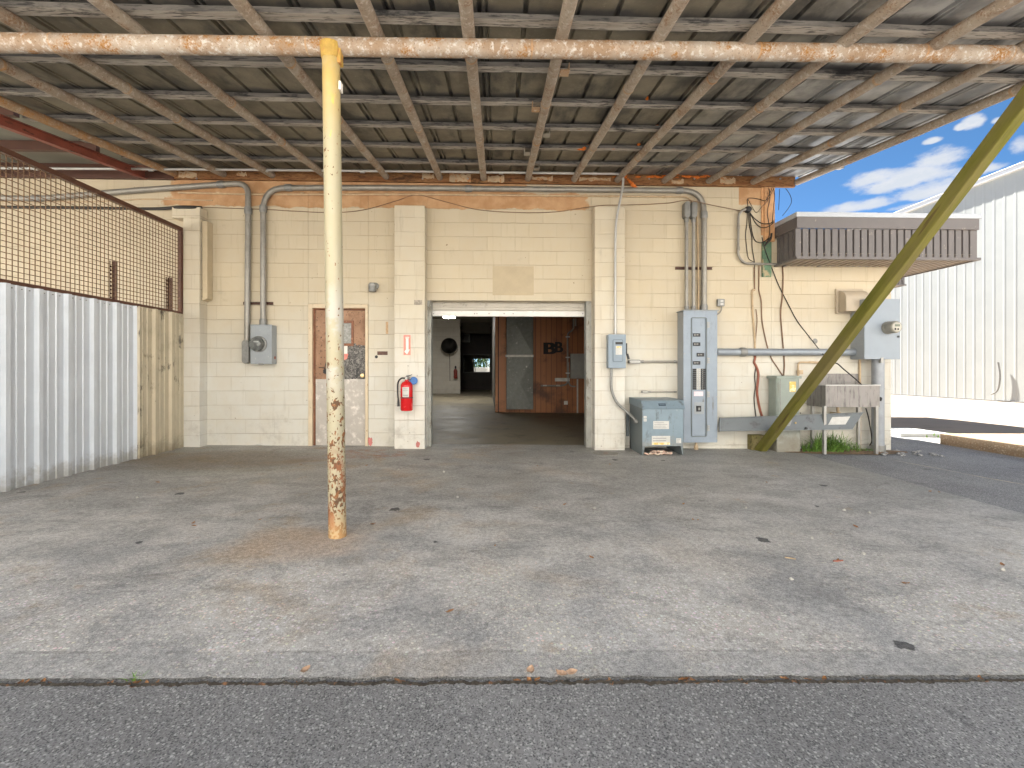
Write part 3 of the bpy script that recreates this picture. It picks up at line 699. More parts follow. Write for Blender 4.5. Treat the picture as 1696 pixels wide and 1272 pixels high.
mb.extrude([V((fx(331, 6.46) + .004, 0, fz(336, 498, 6.5))), V((fx(331, 6.46) + .075, 0, fz(336, 484, 6.5) - .09)), V((fx(331, 6.46) + .075, 0, fz(336, 366, 6.5))), V((fx(331, 6.46) + .004, 0, fz(336, 366, 6.5)))], (0, 6.50, 0), (0, D - .003, 0))
mb.build('corner_board', 'cream', BLD, bevel=.004)
# patch of rendered blocks over the doorway
MB().box(fx(816, D), fx(884, D), D - .004, D, fz(850, 489, D), fz(850, 441, D)).build('rendered_patch', M('rendered_patch_paint', (.445, .365, .245), .65, var=.05, vs=6, bump=.2), BLD)
MB().box(fx(686, P_Y), fx(699, P_Y), P_Y - .004, P_Y, fz(690, 505, P_Y), fz(690, 497, P_Y)).build('bare_patch', M('bare_grey_patch', (.33, .29, .24), .8, var=.3, vs=30), BLD)
MB().box(fx(639, D), fx(643, D), D - .003, D, fz(641, 553, D), fz(641, 533, D)).build('bare_patch', M('bare_tan_patch', (.50, .34, .20), .8, var=.2, vs=30), BLD)
for px, py, w, hh in ((613, 731, 9, 15), (692, 736, 7, 12)):        # splashes of red paint at the foot of the wall
    Y = D if px < 650 else P_Y; mb = MB(); c = at(px, py, Y); rr = random.Random(px)
    k = [V((c.x + (w / 113) * .5 * math.cos(a) * rr.uniform(.6, 1.1), Y - .003, c.z + (hh / 113) * .5 * math.sin(a) * rr.uniform(.6, 1.2))) for a in [i * .45 for i in range(14)]]
    mb.face(k); mb.build('paint_splash', 'paintred', BLD)
# doorway jambs, shutter
mb = MB(); mb.box(xo0 - .002, xo0 + .055, D + .01, D + .17, -.06, zo); mb.box(xo1 - .075, xo1 + .002, D + .01, D + .17, -.12, zo)
mb.split('door_jamb', 'jambgrey', BLD, bevel=.004)
mb = MB(); ys = D + .18; zb0, zb1 = fz(840, 524.5, ys), fz(840, 515, ys)
prof = []; z = zb1
while z < zo + .1:
    prof += [V((0, ys, z)), V((0, ys - .014, z + .018)), V((0, ys - .014, z + .040)), V((0, ys, z + .058))]; z += .066
mb.sweep(prof, (xo0 + .03, 0, 0), (xo1 - .03, 0, 0), (0, .004, 0))
SH = mb.build('roller_shutter', 'shutter', BLD)
mb = MB(); mb.box(xo0 + .012, xo1 - .012, ys - .028, ys + .02, zb0, zb1 - .002)
mb.build('bottom_bar', 'bar', SH, bevel=.005)
mb = MB()
for px in (711, 718, 786, 790, 810, 835, 850, 965, 971): mb.lathe([(.010, 0), (.009, .006), (0, .008)], at(px, 519.5, ys - .028), (0, -1, 0), 8)
mb.split('bolt', 'castgrey', SH)
# side door
DR = MB(); fw = .06
DR.box(xd0 + .003, xd0 + fw, D - .012, D + .09, -.06, zd - .003); DR.box(xd1 - fw * .7, xd1 - .003, D - .012, D + .09, -.06, zd - .003); DR.box(xd0 + fw, xd1 - fw * .7, D - .012, D + .09, zd - fw, zd - .003)
DO = DR.build('side_door', 'doorframe', BLD, bevel=.004)
yl = D + .05
mb = MB(); mb.box(xd0 + fw, fx(522, yl), yl - .02, yl + .06, -.05, zd - fw); mb.box(fx(522, yl), xd1 - .044, yl - .02, yl + .06, fz(560, 513, yl), zd - fw); mb.build('jamb_lining', 'jamb', DO, bevel=.003)
xl0, xl1 = fx(522, yl) + .004, xd1 - .05; zk = fz(590, 628, yl); zl1 = fz(560, 514, yl)
mb = MB(); wx0, wx1 = fx(548, yl), fx(582, yl); wz0, wz1 = fz(575, 569, yl), fz(575, 535, yl)
for b in ((xl0, wx0, zk - .1, zl1), (wx1, xl1, zk - .1, zl1), (wx0, wx1, zk - .1, wz0), (wx0, wx1, wz1, zl1)): mb.box(b[0], b[1], yl, yl + .045, b[2], b[3])
mb.box(xl0, xl1, yl, yl + .045, -.04, zk - .1)
LF = mb.build('door_leaf', 'door', DO)
mb = MB(); mb.box(xl0 + .004, xl1 - .004, yl - .004, yl, -.03, zk); mb.build('kick_plate', 'kick', DO, bevel=.002)
mb = MB(); q = .035
for b in ((wx0, wx1, wz1 - .002, wz1 + q), (wx0, wx1, wz0 - q, wz0 + .002), (wx0 - q, wx0, wz0 - q, wz1 + q), (wx1, wx1 + q, wz0 - q, wz1 + q)): mb.box(b[0], b[1], yl - .014, yl + .002, b[2], b[3])
mb.build('window_frame', 'jamb', DO, bevel=.003)
MB().box(wx0, wx1, yl + .012, yl + .02, wz0, wz1).build('window_pane', 'doorglass', DO)
mb = MB(); mb.lathe([(.012, 0), (.012, .03), (.028, .04), (.032, .055), (.026, .07), (0, .074)], at(602, 622, yl), (0, -1, 0), 16); mb.build('door_knob', M('brass_knob', (.55, .42, .22), .3, .8), DO, smooth=40)
mb = MB(); mb.tube(smooth_path(pp([(528, 609), (534, 609), (540, 612), (541, 617), (538, 619), (537, 614), (540, 601), (543, 598), (541, 603)], yl - .02), 4), .005, 6); mb.box(fx(536, yl), fx(544, yl), yl - .02, yl, fz(540, 618, yl), fz(540, 612, yl)); mb.build('latch', 'dark', DO)
mb = MB(); mb.box(fx(570, yl), fx(575.5, yl), yl - .003, yl, fz(572, 586, yl), fz(572, 572, yl)); mb.build('white_sticker', 'whitesign', DO)
mb = MB(); mb.face([at(569, 586, yl - .004), at(577, 586, yl - .004), at(575, 594, yl - .004), at(569, 597, yl - .004)]); mb.build('red_sticker', 'redsign', DO)
MB().box(fx(590.2, yl), fx(592.2, yl), yl - .005, yl, fz(591, 626, yl), fz(591, 612, yl)).build('lock_slot', 'dark', DO)

# corner post, painted orange above and green below
mb = MB(); mb.box(fx(1264, D), fx(1279, D) + .02, D - .035, D - .002, fz(1270, 401, D), 3.80); mb.box(fx(1260, D), fx(1264, D) - .003, D - .02, D - .002, fz(1270, 390, D), 3.80); CP = mb.build('corner_post', 'cornerwood', BLD, bevel=.004)
MB().box(fx(1261, D), fx(1276, D), D - .03, D - .002, fz(1270, 459, D), fz(1270, 401, D) - .003).build('corner_post', 'green', BLD, bevel=.003)
for nm, px, py in (('corner_post', 0, 0),): pass
# low wing roof
MB().box(XM + .003, XW - .003, D + .003, 13, 3.125, 3.16).build('wing_roof', 'flash', BLD)

# ---- awnings: taupe ribbed metal, on the low wing
def rib_profile(L, pitch=.104, dep=.034, gap=.026):
    pts = []; x = 0
    while x + pitch <= L:
        pts += [(x, 0), (x + pitch - gap, 0), (x + pitch - gap + .004, dep), (x + pitch - .004, dep)]; x += pitch
    return pts + [(x, 0), (L, 0)]
def awning(x0, x1, y0, yend, z0, z1, wall_x):
    zc, zf, zl = z1 - .066, z1 - .215, z0 + .035
    A = MB()
    A.sweep([V((x0 + u, y0 + .03 + d, 0)) for u, d in rib_profile(x1 - x0)], (0, 0, zl), (0, 0, zf), (0, .004, 0))
    A.sweep([V((x1 - .03 - d, y0 + .036 + u, 0)) for u, d in rib_profile(yend - y0 - .036)], (0, 0, zl), (0, 0, zf), (-.004, 0, 0))
    if x0 < XW: A.sweep([V((x0 + d + .03, y0 + .036 + u, 0)) for u, d in rib_profile(D - y0 - .05)], (0, 0, zl), (0, 0, zf), (.004, 0, 0))
    aw = A.build('awning', 'canopy', BLD)
    B = MB()
    for (h0, h1, e) in ((zf, zc, 0), (z0, zl, .012)):
        B.box(x0 - e, x1 + e, y0 - e, y0 + .028, h0, h1); B.box(x1 - .028, x1 + e, y0 + .028, yend, h0, h1)
        if x0 < XW: B.box(x0 - e, x0 + .028, y0 + .028, D - .003, h0, h1)
    B.build('fascia', 'canopy', aw)
    C_ = MB(); C_.box(x0 - .018, x1 + .018, y0 - .018, y0 + .05, zc, z1); C_.box(x1 - .05, x1 + .018, y0 + .05, yend, zc, z1)
    if x0 < XW: C_.box(x0 - .018, x0 + .05, y0 + .05, D - .003, zc, z1)
    C_.box(x0 + .05, x1 - .05, y0 + .05, (D - .003) if x0 < XW else yend, zc + .02, zc + .03)
    if x0 < XW: C_.box(XW + .003, x1 - .05, D - .003, yend, zc + .02, zc + .03)
    C_.build('flashing', 'flash', aw, bevel=.004)
    S = MB(); zs = z0 + .012
    if x0 < XW:
        S.sweep([V((x0 + .03 + u, 0, zs + d)) for u, d in rib_profile(x1 - x0 - .06, dep=.075, gap=.05)], (0, y0 + .03, 0), (0, D - .004, 0), (0, 0, .004))
        S.sweep([V((XW + .004 + u, 0, zs + d)) for u, d in rib_profile(x1 - XW - .034, dep=.075, gap=.05)], (0, D - .004, 0), (0, yend, 0), (0, 0, .004))
    else: S.sweep([V((x0 + .03 + u, 0, zs + d)) for u, d in rib_profile(x1 - x0 - .06, dep=.075, gap=.05)], (0, y0 + .03, 0), (0, yend, 0), (0, 0, .004))
    S.build('soffit', 'soffit', aw)
cy = 6.12
awning(fx(1320, cy), fx(1622, cy), cy, 10.1, fz(1470, 430, cy), fz(1470, 353, cy), XW)
c2x = fx(1500, 11.75)
awning(XW + .01, c2x, 11.75, 14.3, fz(1500, 473, 11.75), fz(1500, 473, 11.75) + .95, XW)

# ---- interior
mb = MB(); mb.box(-9.8, fx(762, 21), 21.0, 21.2, -.3, 3.4); mb.build('interior_wall', 'intwhite', BLD)
zc = 3.42
mb = MB(); mb.box(-9.8, XM - .2, D + .42, 30, zc, zc + .06); mb.build('ceiling', 'ceil', BLD)
MB().box(-9.8, XM - .2, D + T, D + .42, zc, zc + .9).build('ceiling', 'intdark', BLD)
MB().box(XM - .2, XM, D + T, 30, -.3, 3.13).build('interior_wall', 'intgrey', BLD)
MB().box(-10, XM, 30, 30.2, -.3, fz(800, 617, 30)).build('interior_wall', 'intgrey', BLD)
mb = MB(); ob = [fx(785, 30), fx(812, 30), fz(800, 617, 30), fz(800, 594, 30)]
mb.box(-10, ob[0], 30, 30.2, ob[2], 4.3); mb.box(ob[1], XM, 30, 30.2, ob[2], 4.3); mb.box(ob[0], ob[1], 30, 30.2, ob[3], 4.3); mb.build('interior_wall', 'intgrey', BLD)
MB().box(-10.1, XM, D + T, 30.2, 4.36, 4.5).build('roof_deck', 'flash', BLD)
# dark screen with a service window, further back
yp = 25.0; q = [fx(768, yp), fx(811, yp), fz(790, 616, yp), fz(790, 588, yp)]
xa, xb = fx(762, 21.1), fx(813.5, yp)
mb = MB(); mb.box(xa - 1.2, q[0], yp, yp + .12, -.3, zc); mb.box(q[1], xb + .3, yp, yp + .12, -.3, zc); mb.box(q[0], q[1], yp, yp + .12, -.3, q[2]); mb.box(q[0], q[1], yp, yp + .12, q[3], zc)
PT = mb.build('dark_screen', 'intdark', BLD)
mb = MB(); e = .05
for b in ((q[0] - e, q[1] + e, q[3], q[3] + e), (q[0] - e, q[1] + e, q[2] - e, q[2]), (q[0] - e, q[0], q[2], q[3]), (q[1], q[1] + e, q[2], q[3]), (fx(787, yp) - .02, fx(787, yp) + .02, q[2], q[3])): mb.box(b[0], b[1], yp - .03, yp - .002, b[2], b[3])
mb.build('window_frame', 'intgrey', PT)
MB().box(q[0], q[1], yp + .05, yp + .058, q[2], q[3]).build('window_pane', mat_glass('service_window_glass'), PT)
MB().box(xa - .1, xb, 23.0, 23.15, fz(790, 552, 23), zc).build('bulkhead', M('brown_bulkhead', (.09, .075, .055), .7), BLD)
# boarded room on the other side of the passage
yw = 12.0; xw0 = fx(820, yw)
MB().box(xw0 + .003, fx(838, yw), yw - .04, yw, gz(0) + .005, zc).build('corner_boards', 'orangeboard', BLD, bevel=.006)
MB().box(fx(838, yw) + .002, XM - .2, yw, yw + .1, -.2, zc).build('boarded_wall', 'planks', BLD)
mb = MB(); mb.hexa([(xw0, yw + .002, -.2), (xw0 + .1, yw + .002, -.2), (xb + .1, yp, -.2), (xb, yp, -.2), (xw0, yw + .002, zc), (xw0 + .1, yw + .002, zc), (xb + .1, yp, zc), (xb, yp, zc)]); mb.build('passage_wall', 'intgrey', BLD)
# sheet metal duct panel with cross breaks
dx0, dx1 = fx(839, yw - .25), fx(883, yw - .25); yd = yw - .25; xm = (dx0 + dx1) / 2
mb = MB()
def cross(z0, z1):
    c = V((xm, yd - .035, (z0 + z1) / 2)); k = [V((dx0, yd, z0)), V((dx1, yd, z0)), V((dx1, yd, z1)), V((dx0, yd, z1))]
    for i in range(4): mb.face([k[i], k[(i + 1) % 4], c])
z_a, z_b, z_c = fz(860, 678, yd), fz(860, 590, yd), fz(860, 508, yd)
cross(z_a, z_b - .02); cross(z_b + .02, z_c)
mb.box(dx0, dx1, yd + .001, yw - .045, z_a, z_c)
DU = tag(mb.build('air_duct', 'duct'), 'spangled sheet metal duct standing against the stained boards', 'duct')
mb = MB(); mb.box(dx0 - .03, dx1 + .01, yd - .03, yd + .02, z_b - .02, z_b + .035); mb.box(fx(871, yd), fx(873, yd), yd - .014, yd - .002, fz(872, 618, yd), fz(872, 606, yd)); mb.build('foil_tape', 'tape', DU)
# marks and fittings on the boards
yv = yw - .004
text_mesh('B', 'letter', 'letter', at(908.5, 578, yv), .31, BLD, bold=.006, extra=Matrix.Scale(1.45, 4, (1, 0, 0))); text_mesh('B', 'letter', 'letter', at(911.5, 578, yv - .001), .31, BLD, bold=.006, extra=Matrix.Scale(1.45, 4, (1, 0, 0)))
text_mesh('B', 'letter', 'letter', at(924.5, 576, yv), .28, BLD, bold=.006); text_mesh('B', 'letter', 'letter', at(926, 576, yv - .001), .28, BLD, bold=.006)
CX = thing('conduit_run', at(940, 625, yw), 'thin pale conduit dropping down the stained board wall', 'conduit')
mb = MB(); mb.tube(fillet(pp([(950, 528), (950, 546), (940, 552), (940, 636), (930, 639), (896, 639)], yw - .04), .18), .022, 8); mb.tube(fillet(pp([(953.5, 528), (953.5, 540)], yw - .04)), .02, 8)
mb.tube(fillet(pp([(941.5, 600), (941.5, 634), (946, 640), (953, 640)], yw - .045), .1), .018, 8); mb.build('pipe', 'conduit', CX, smooth=50)
mb = MB()
for px, py in ((940, 558), (940, 592), (940, 618), (902, 638.5), (924, 638.5)): mb.box(fx(px, yw) - .05, fx(px, yw) + .05, yw - .07, yw - .005, fz(px, py, yw) - .015, fz(px, py, yw) + .015)
mb.split('clip', 'tape', CX)
tag(MB().box(fx(944, yw), fx(990, yw), yw - .12, yw - .003, fz(950, 627, yw), fz(950, 586, yw)).build('wall_cabinet', M('dull_grey_cabinet', (.36, .35, .32), .5, .2), bevel=.01), 'dull grey wall cabinet hung on the boarded wall', 'cabinet')
tag(MB().box(fx(919, yw), fx(943, yw), yw - .06, yw - .003, fz(930, 631.5, yw), fz(930, 626, yw)).build('wall_ledge', 'tape', bevel=.004), 'short white ledge on the stained board wall', 'shelf')
OT = tag(MB().box(fx(934, yw), fx(940, yw), yw - .04, yw - .003, fz(937, 670, yw), fz(937, 664, yw)).build('wall_outlet', 'whitesign', bevel=.006), 'small pale outlet box low on the stained boards', 'outlet')
tag(MB().box(fx(972, yw - .6), fx(982, yw - .6), yw - .7, yw - .6, fz(976, 665, yw - .6), fz(976, 643, yw - .6)).build('outlet_post_box', 'whitesign', bevel=.006), 'white box just inside the doorway jamb', 'box')
mb = MB(); mb.box(fx(955, yw), fx(957, yw), yw - .06, yw - .02, gz(2), fz(956, 628, yw)); tag(mb.build('slim_post', 'tape'), 'slim pale upright under the grey wall cabinet', 'post')
# drum fan, small red extinguisher, air conditioner, lamp deep inside
yf = 20.75; c = at(744.5, 573, yf)
FAN = thing('wall_fan', c + V((0, 0, -.4)), 'round wire fan fixed high on the pale interior wall', 'fan')
mb = MB()
for r in (.34, .27, .2, .12): mb.lathe([(r - .008, -.2), (r + .008, -.2), (r + .008, -.19), (r - .008, -.19), (r - .008, -.2)], c, (0, 1, 0), 28)
for k in range(16):
    a = k * math.pi / 8; mb.beam(c + V((.05 * math.cos(a), -.2, .05 * math.sin(a))), c + V((.34 * math.cos(a), -.2, .34 * math.sin(a))), .008, .008)
mb.lathe([(.35, -.2), (.36, -.2), (.36, .0), (.35, .0)], c, (0, 1, 0), 28); mb.build('grille', 'intgrey', FAN)
mb = MB()
for k in range(3):
    a = k * 2.094 + .6; d1 = V((math.cos(a), 0, math.sin(a))); d2 = V((-math.sin(a), 0, math.cos(a)))
    mb.hexa([c + d1 * .05 - d2 * .04 + V((0, -.06, 0)), c + d1 * .31 - d2 * .1 + V((0, -.04, 0)), c + d1 * .31 + d2 * .1 + V((0, -.12, 0)), c + d1 * .05 + d2 * .04 + V((0, -.1, 0)),
             c + d1 * .05 - d2 * .04 + V((0, -.052, 0)), c + d1 * .31 - d2 * .1 + V((0, -.032, 0)), c + d1 * .31 + d2 * .1 + V((0, -.112, 0)), c + d1 * .05 + d2 * .04 + V((0, -.092, 0))])
mb.split('blade', 'castgrey', FAN, gap=-.03)
MB().lathe([(.09, -.15), (.1, 0), (.08, .25)], c, (0, 1, 0), 16).build('motor', 'dark', FAN, smooth=40)
MB().tube([c + V((0, -.02, -.3)), c + V((0, .1, -.55)), c + V((0, .2, -1.6))], .012, 6).build('power_cord', 'cable', FAN)
c = at(754.5, 627, 20.85); FE = thing('fire_extinguisher', c, 'small dull red extinguisher on the pale interior wall under the fan', 'fire extinguisher')
MB().lathe([(.07, 0), (.085, .02), (.085, .36), (.05, .42), (.03, .44)], c, (0, 0, 1), 16).build('cylinder', M('dull_red', (.22, .03, .02), .4), FE, smooth=40)
MB().lathe([(.028, .44), (.03, .5), (.05, .52), (.02, .58)], c, (0, 0, 1), 12).build('valve', 'dark', FE, smooth=40)
c0, c1 = at(765, 567, 24.6), at(778, 553, 24.6)
AC = thing('air_conditioner', (c0.x, 24.6, c0.z), 'white square air conditioner set high in the dark screen', 'air conditioner')
MB().box(c0.x, c1.x, 24.6, 24.98, c0.z, c1.z).build('casing', M('dull_white', (.50, .49, .46), .5), AC, bevel=.02)
mb = MB()
for k in range(9): mb.box(c0.x + .03, c1.x - .03, 24.585, 24.6, c0.z + .05 + k * .042, c0.z + .07 + k * .042)
mb.split('louvre', 'intgrey', AC)
c = at(743.5, 525, 16.5); zl_ = c.z; c.z = zc
LG = thing('ceiling_light', c, 'lit white ceiling light above the interior fan wall', 'light')
MB().box(c.x - .21, c.x + .21, 16.2, 16.8, zl_ + .02, zl_ + .06).build('housing', 'whitesign', LG)
MB().box(c.x - .19, c.x + .19, 16.25, 16.75, zl_ - .02, zl_ + .019).build('diffuser', 'lamp', LG, bevel=.01)
MB().tube([V((c.x, 16.5, zl_ + .06)), V((c.x, 16.5, zc))], .012, 8).build('stem', 'castgrey', LG)
# planting behind the building that the back opening looks out on
mb = MB(); rnd = random.Random(5)
for k in range(5200):
    p = V((rnd.uniform(-4.5, 2.5), rnd.uniform(36, 38), rnd.uniform(0, 3.6))); d = V((rnd.uniform(-1, 1), rnd.uniform(-1, 1), rnd.uniform(-1, 1))) * .16; e2 = V((rnd.uniform(-1, 1), rnd.uniform(-1, 1), rnd.uniform(-1, 1))) * .09
    mb.face([p - d, p + e2, p + d, p - e2])
tag(mb.build('hedge', 'hedge'), 'green hedge seen through the small back opening', 'hedge')
tag(MB().box(-2.0, 3.0, 33.0, 33.2, -.1, 1.22).build('garden_wall', 'trimwhite', bevel=.01), 'low white wall seen through the small back opening', 'wall')
strip_mesh('back_yard', [-12, 0, 8], [30.2, 40], .0, 'lot')

# ================================================================== shed roof on pipes
def zr(y): return 3.846 + .1337 * (y - 6.63)
SR = thing('shed_roof', (0, 3.13, 0), 'rusty pipe framed shed roof with greyed timber battens under metal sheeting', 'roof')
SL = .1337
xw = [fx(px, D) for px in (293, 374, 454, 541, 641, 729, 801, 874, 950, 1021, 1098, 1171, 1244, 1316)]
X0, X1, YF, YB = xw[0] - .34, xw[-1] + .16, 2.42, D - .004
# sheeting: pans with hollow ribs every 305 mm, doubled at the laps
mb = MB(); prof = []; k = int((X0 - .17) / .3048) ; x = .17 + .3048 * k
while x < X1 - .12:
    def rib(a, w, hgt): return [(a, 0), (a + .008, hgt), (a + w - .008, hgt), (a + w, 0)]
    if x > X0 + .02:
        prof += rib(x, .038, .03)
        if k % 2: prof += rib(x + .052, .026, .02)
    x += .3048; k += 1
prof = [(X0, 0)] + prof + [(X1, 0)]
zs = lambda y: zr(y) + .045 + .040
mb.sweep([V((a, 0, h)) for a, h in prof], (0, YF, zs(YF)), (0, YB, zs(YB)), (0, 0, .003))
mb.build('sheeting', 'roof', SR)
rnd = random.Random(11)
for i, py in enumerate((2.85, 2.475, 3.075, 3.675, 4.28, 4.865, 5.475, 6.075)):
    if i == 0: continue
    a, b = X0 + .05, X1 - rnd.uniform(-.16, .02); n = 90; mb = MB(); rings = []
    for j in range(n + 1):
        x = a + (b - a) * j / n; w = .089 * (1 + .16 * mnoise.noise(V((x * 2.1, i * 7.3, 0)))); s = .016 * mnoise.noise(V((x * .9, i * 3.1, 5))) + .005 * mnoise.noise(V((x * 6, i, 2)))
        y0, y1 = py - w / 2 + s, py + w / 2 + s; lo = .045 + .005 * mnoise.noise(V((x * 3.3, i, 9))) 
        rings.append([mb.bm.verts.new(q) for q in ((x, y0, zr(y0) + lo), (x, y1, zr(y1) + lo), (x, y1, zr(y1) + .083), (x, y0, zr(y0) + .083))])
    for r, s in zip(rings, rings[1:]):
        for m in range(4): mb.bm.faces.new((r[m], r[(m + 1) % 4], s[(m + 1) % 4], s[m]))
    mb.bm.faces.new(rings[0][::-1]); mb.bm.faces.new(rings[-1])
    o = mb.build('batten', 'purlin', SR); o.data.materials.append(MT['purlindark'])
    for f in o.data.polygons:
        if f.normal.z > -.6: f.material_index = 1
for i, x in enumerate(xw):
    y0 = 2.48 + rnd.uniform(-.05, .05); y1 = D - .055; mb = MB(); cuts = sorted([rnd.uniform(3.4, 4.3), rnd.uniform(4.6, 5.6)])
    mb.tube([V((x, y0, zr(y0))), V((x, y1, zr(y1)))], .0445, 16)
    rf = mb.build('rafter', 'rafter2' if i == 0 else 'rafter', SR, smooth=40)
    mb = MB()
    for yc in cuts: mb.tube([V((x, yc - .012, zr(yc - .012))), V((x, yc, zr(yc))), V((x, yc + .012, zr(yc + .012)))], [.0455, .049, .0455], 16)
    mb.split('weld_collar', 'rafter2', rf, smooth=60)
hp = at(-160, 69, 3.10), at(1900, 93.5, 3.19)
mb = MB(); mb.tube([hp[0] + (hp[1] - hp[0]) * (k / 6) for k in range(7)], .058, 24); HD = mb.build('header_pipe', 'header', SR, smooth=40)
mb = MB()
for t in (.11, .30, .475, .66, .80, .875, .93):
    p = hp[0] + (hp[1] - hp[0]) * t; d = (hp[1] - hp[0]).normalized(); q = V((0, .25, 1)).normalized()
    mb.tube([p - d * .006, p, p + d * .006], [.0583, .0605, .0583], 24)
mb.split('weld_seam', 'rafter2', HD, smooth=60)
# ledger on the wall, with flaked primer patches and bolts
zl0, zl1 = 3.772, 3.925
lx0, lx1 = fx(292, D), fx(1318, 6.57)
LD = MB().box(lx0, lx1, D - .05, D - .003, zl0, zl1).build('ledger', 'ledger', SR, bevel=.004)
mb = MB(); rnd = random.Random(21)
for p0, p1 in ((300, 330), (395, 412), (700, 720), (745, 780), (808, 835), (880, 915), (958, 1010), (1110, 1130), (1190, 1215)):
    zz0, zz1 = zl0 + rnd.uniform(.0, .05), zl1 - rnd.uniform(.03, .07); n = 8
    up = [V((fx(p0 + (p1 - p0) * k / n, D), D - .0525, zz1 + rnd.uniform(-.02, .02))) for k in range(n + 1)]; dn = [V((fx(p0 + (p1 - p0) * k / n, D), D - .0525, zz0 + rnd.uniform(-.005, .02))) for k in range(n + 1)]
    mb.face(up + dn[::-1])
mb.split('primer_flake', 'ledgerpale', LD)
mb = MB()
for px in (326, 700, 775, 1075, 1110, 1150, 1292): mb.lathe([(.013, 0), (.013, .008), (.006, .009), (.006, .02), (0, .021)], at(px, 296, D - .052), (0, -1, 0), 8)
mb.split('bolt', 'steel', LD)
mb = MB(); mb.box(fx(1180, D), fx(1240, D), D - .048, D - .004, zl1 + .003, zl1 + .022); mb.build('white_trim', 'trimwhite', LD)
# small steel plates that clip one rafter to the battens, and orange sealing foam
br = [(946, 113, 3.58), (899, 172, 4.25), (912, 222, 4.88), (880, 251, 5.47), (893, 277, 6.07)]
for px, py, Y in br:
    c = at(px, py, Y); s = 1 if c.x > xw[7] else -1
    x0 = xw[7] + s * .046; mb = MB(); mb.box(x0, x0 + s * .075, Y - .035, Y + .045, zr(Y) - .02, zr(Y) - .013); mb.box(x0 + s * .068, x0 + s * .075, Y - .035, Y + .045, zr(Y) - .013, zr(Y) + .04)
    mb.build('clip_plate', 'rafter2' if Y < 4.5 else 'conduit', SR)
mb = MB()
for px, py, Y, r in ((966, 246, 5.45, .030), (974, 242, 5.45, .022), (1015, 245, 5.45, .022), (1058, 239, 5.3, .018), (1040, 210, 4.85, .02), (1090, 210, 4.85, .028), (1073, 163, 4.25, .02), (960, 247, 5.46, .02)):
    mb.blob(at(px, py, Y), r, .35, 2, (1.2, 1, .8))
for k in range(26):
    t = rnd.random(); px = 1018 + 165 * t; mb.blob(at(px, 294 + rnd.uniform(-3, 2) - (2 if t > .5 else 0), D - .06), rnd.uniform(.012, .026), .4, 1, (2.4, .7, .7))
for k in range(7): mb.blob(at(1040 + 12 * k / 6, 297 + 13 * k / 6, D - .065), .016 + .004 * k / 2, .4, 2, (1, .8, .9))
mb.split('sealing_foam', 'foam', SR, smooth=60)

# post and brace
p0 = ong(559, 888); p1 = at(548, 78, 3.115)
PO = thing('support_post', p0, 'pale yellow steel post with chipped rusty paint standing on the apron', 'post')
mb = MB(); n = 24; mb.tube([p0 + (p1 - p0) * (k / n) - (V((0, 0, .02)) if k == 0 else V()) for k in range(n + 1)], .0572, 28); mb.build('pipe', 'post', PO, smooth=40)
mb = MB(); mb.lathe([(.060, -.09), (.072, -.015), (.074, .01), (.066, .012)], p1, (p1 - p0).normalized(), 20); mb.box(p1.x + .03, p1.x + .075, p1.y - .03, p1.y + .03, p1.z - .12, p1.z - .02); mb.build('saddle', M('flaking_yellow', (.42, .27, .06), .6, var=.2, vs=18, spots=(((.40, .19, .06), 14, .5, .62),)), PO, bevel=.004)
MB().box(p1.x + .062, p1.x + .074, p1.y - .03, p1.y + .02, fz(567, 150, 3.1) , fz(567, 136, 3.1)).build('clip_plate', 'whitesign', PO)
fx0 = fx(1259, 6.47); f0 = V((fx0, 6.47, gz(fx0))); f1 = V((f0.x + .235, 3.24, 3.24))
BR = MB(); d = (f1 - f0).normalized(); BR.beam(f0 - d * .03, f1, .112, .112, up=V((0, 0, 1)), roll=R(8))
tag(BR.build('timber_brace', 'brace', bevel=.008, loc=f0), 'mossy green square timber brace leaning from wall foot to the roof pipe', 'brace')
c = ong(1251, 742); tag(MB().box(fx(1240, 6.58), fx(1262, 6.58), 6.50, 6.62, gz(3.9) - .01, fz(1250, 720, 6.55)).build('timber_block', 'mossblock', bevel=.008), 'short mossy timber block at the foot of the brace', 'block')

# neighbouring bay roof behind the mesh
LB = thing('bay_roof', (-6, 6, 3.9), 'dull sheet roof on brown steel purlins over the mesh bay', 'roof')
MB().hexa([(-10, 1.8, zr(1.8) + .30), (X0 - .02, 1.8, zr(1.8) + .30), (X0 - .02, YB, zr(YB) + .12), (-10, YB, zr(YB) + .12), (-10, 1.8, zr(1.8) + .305), (X0 - .02, 1.8, zr(1.8) + .305), (X0 - .02, YB, zr(YB) + .125), (-10, YB, zr(YB) + .125)]).build('sheeting', 'roofleft', LB)
def zb(y): return zr(y) + .12 + (YB - y) * .0372
for y in (2.6, 3.7, 4.8, 5.75): MB().box(-10, X0 - .03, y, y + .06, zb(y) - .12, zb(y) - .008).build('purlin', 'brownsteel', LB)
MB().box(-10, lx0 - .004, D - .06, D - .003, zl0 - .01, zl1 + .06).build('ledger', 'brownsteel', LB, bevel=.004)
xr_ = fx(246, D); mb = MB()
yy0, yy1 = 1.9, D - .07
for (w, a, b) in ((.075, -.006, .0), (.008, -.10, -.006), (.075, -.106, -.10)): mb.hexa([(xr_ - w / 2, yy0, zr(yy0) + .02 + a), (xr_ + w / 2, yy0, zr(yy0) + .02 + a), (xr_ + w / 2, yy1, zr(yy1) + .02 + a), (xr_ - w / 2, yy1, zr(yy1) + .02 + a), (xr_ - w / 2, yy0, zr(yy0) + .02 + b), (xr_ + w / 2, yy0, zr(yy0) + .02 + b), (xr_ + w / 2, yy1, zr(yy1) + .02 + b), (xr_ - w / 2, yy1, zr(yy1) + .02 + b)])
mb.build('beam', 'redsteel', LB)

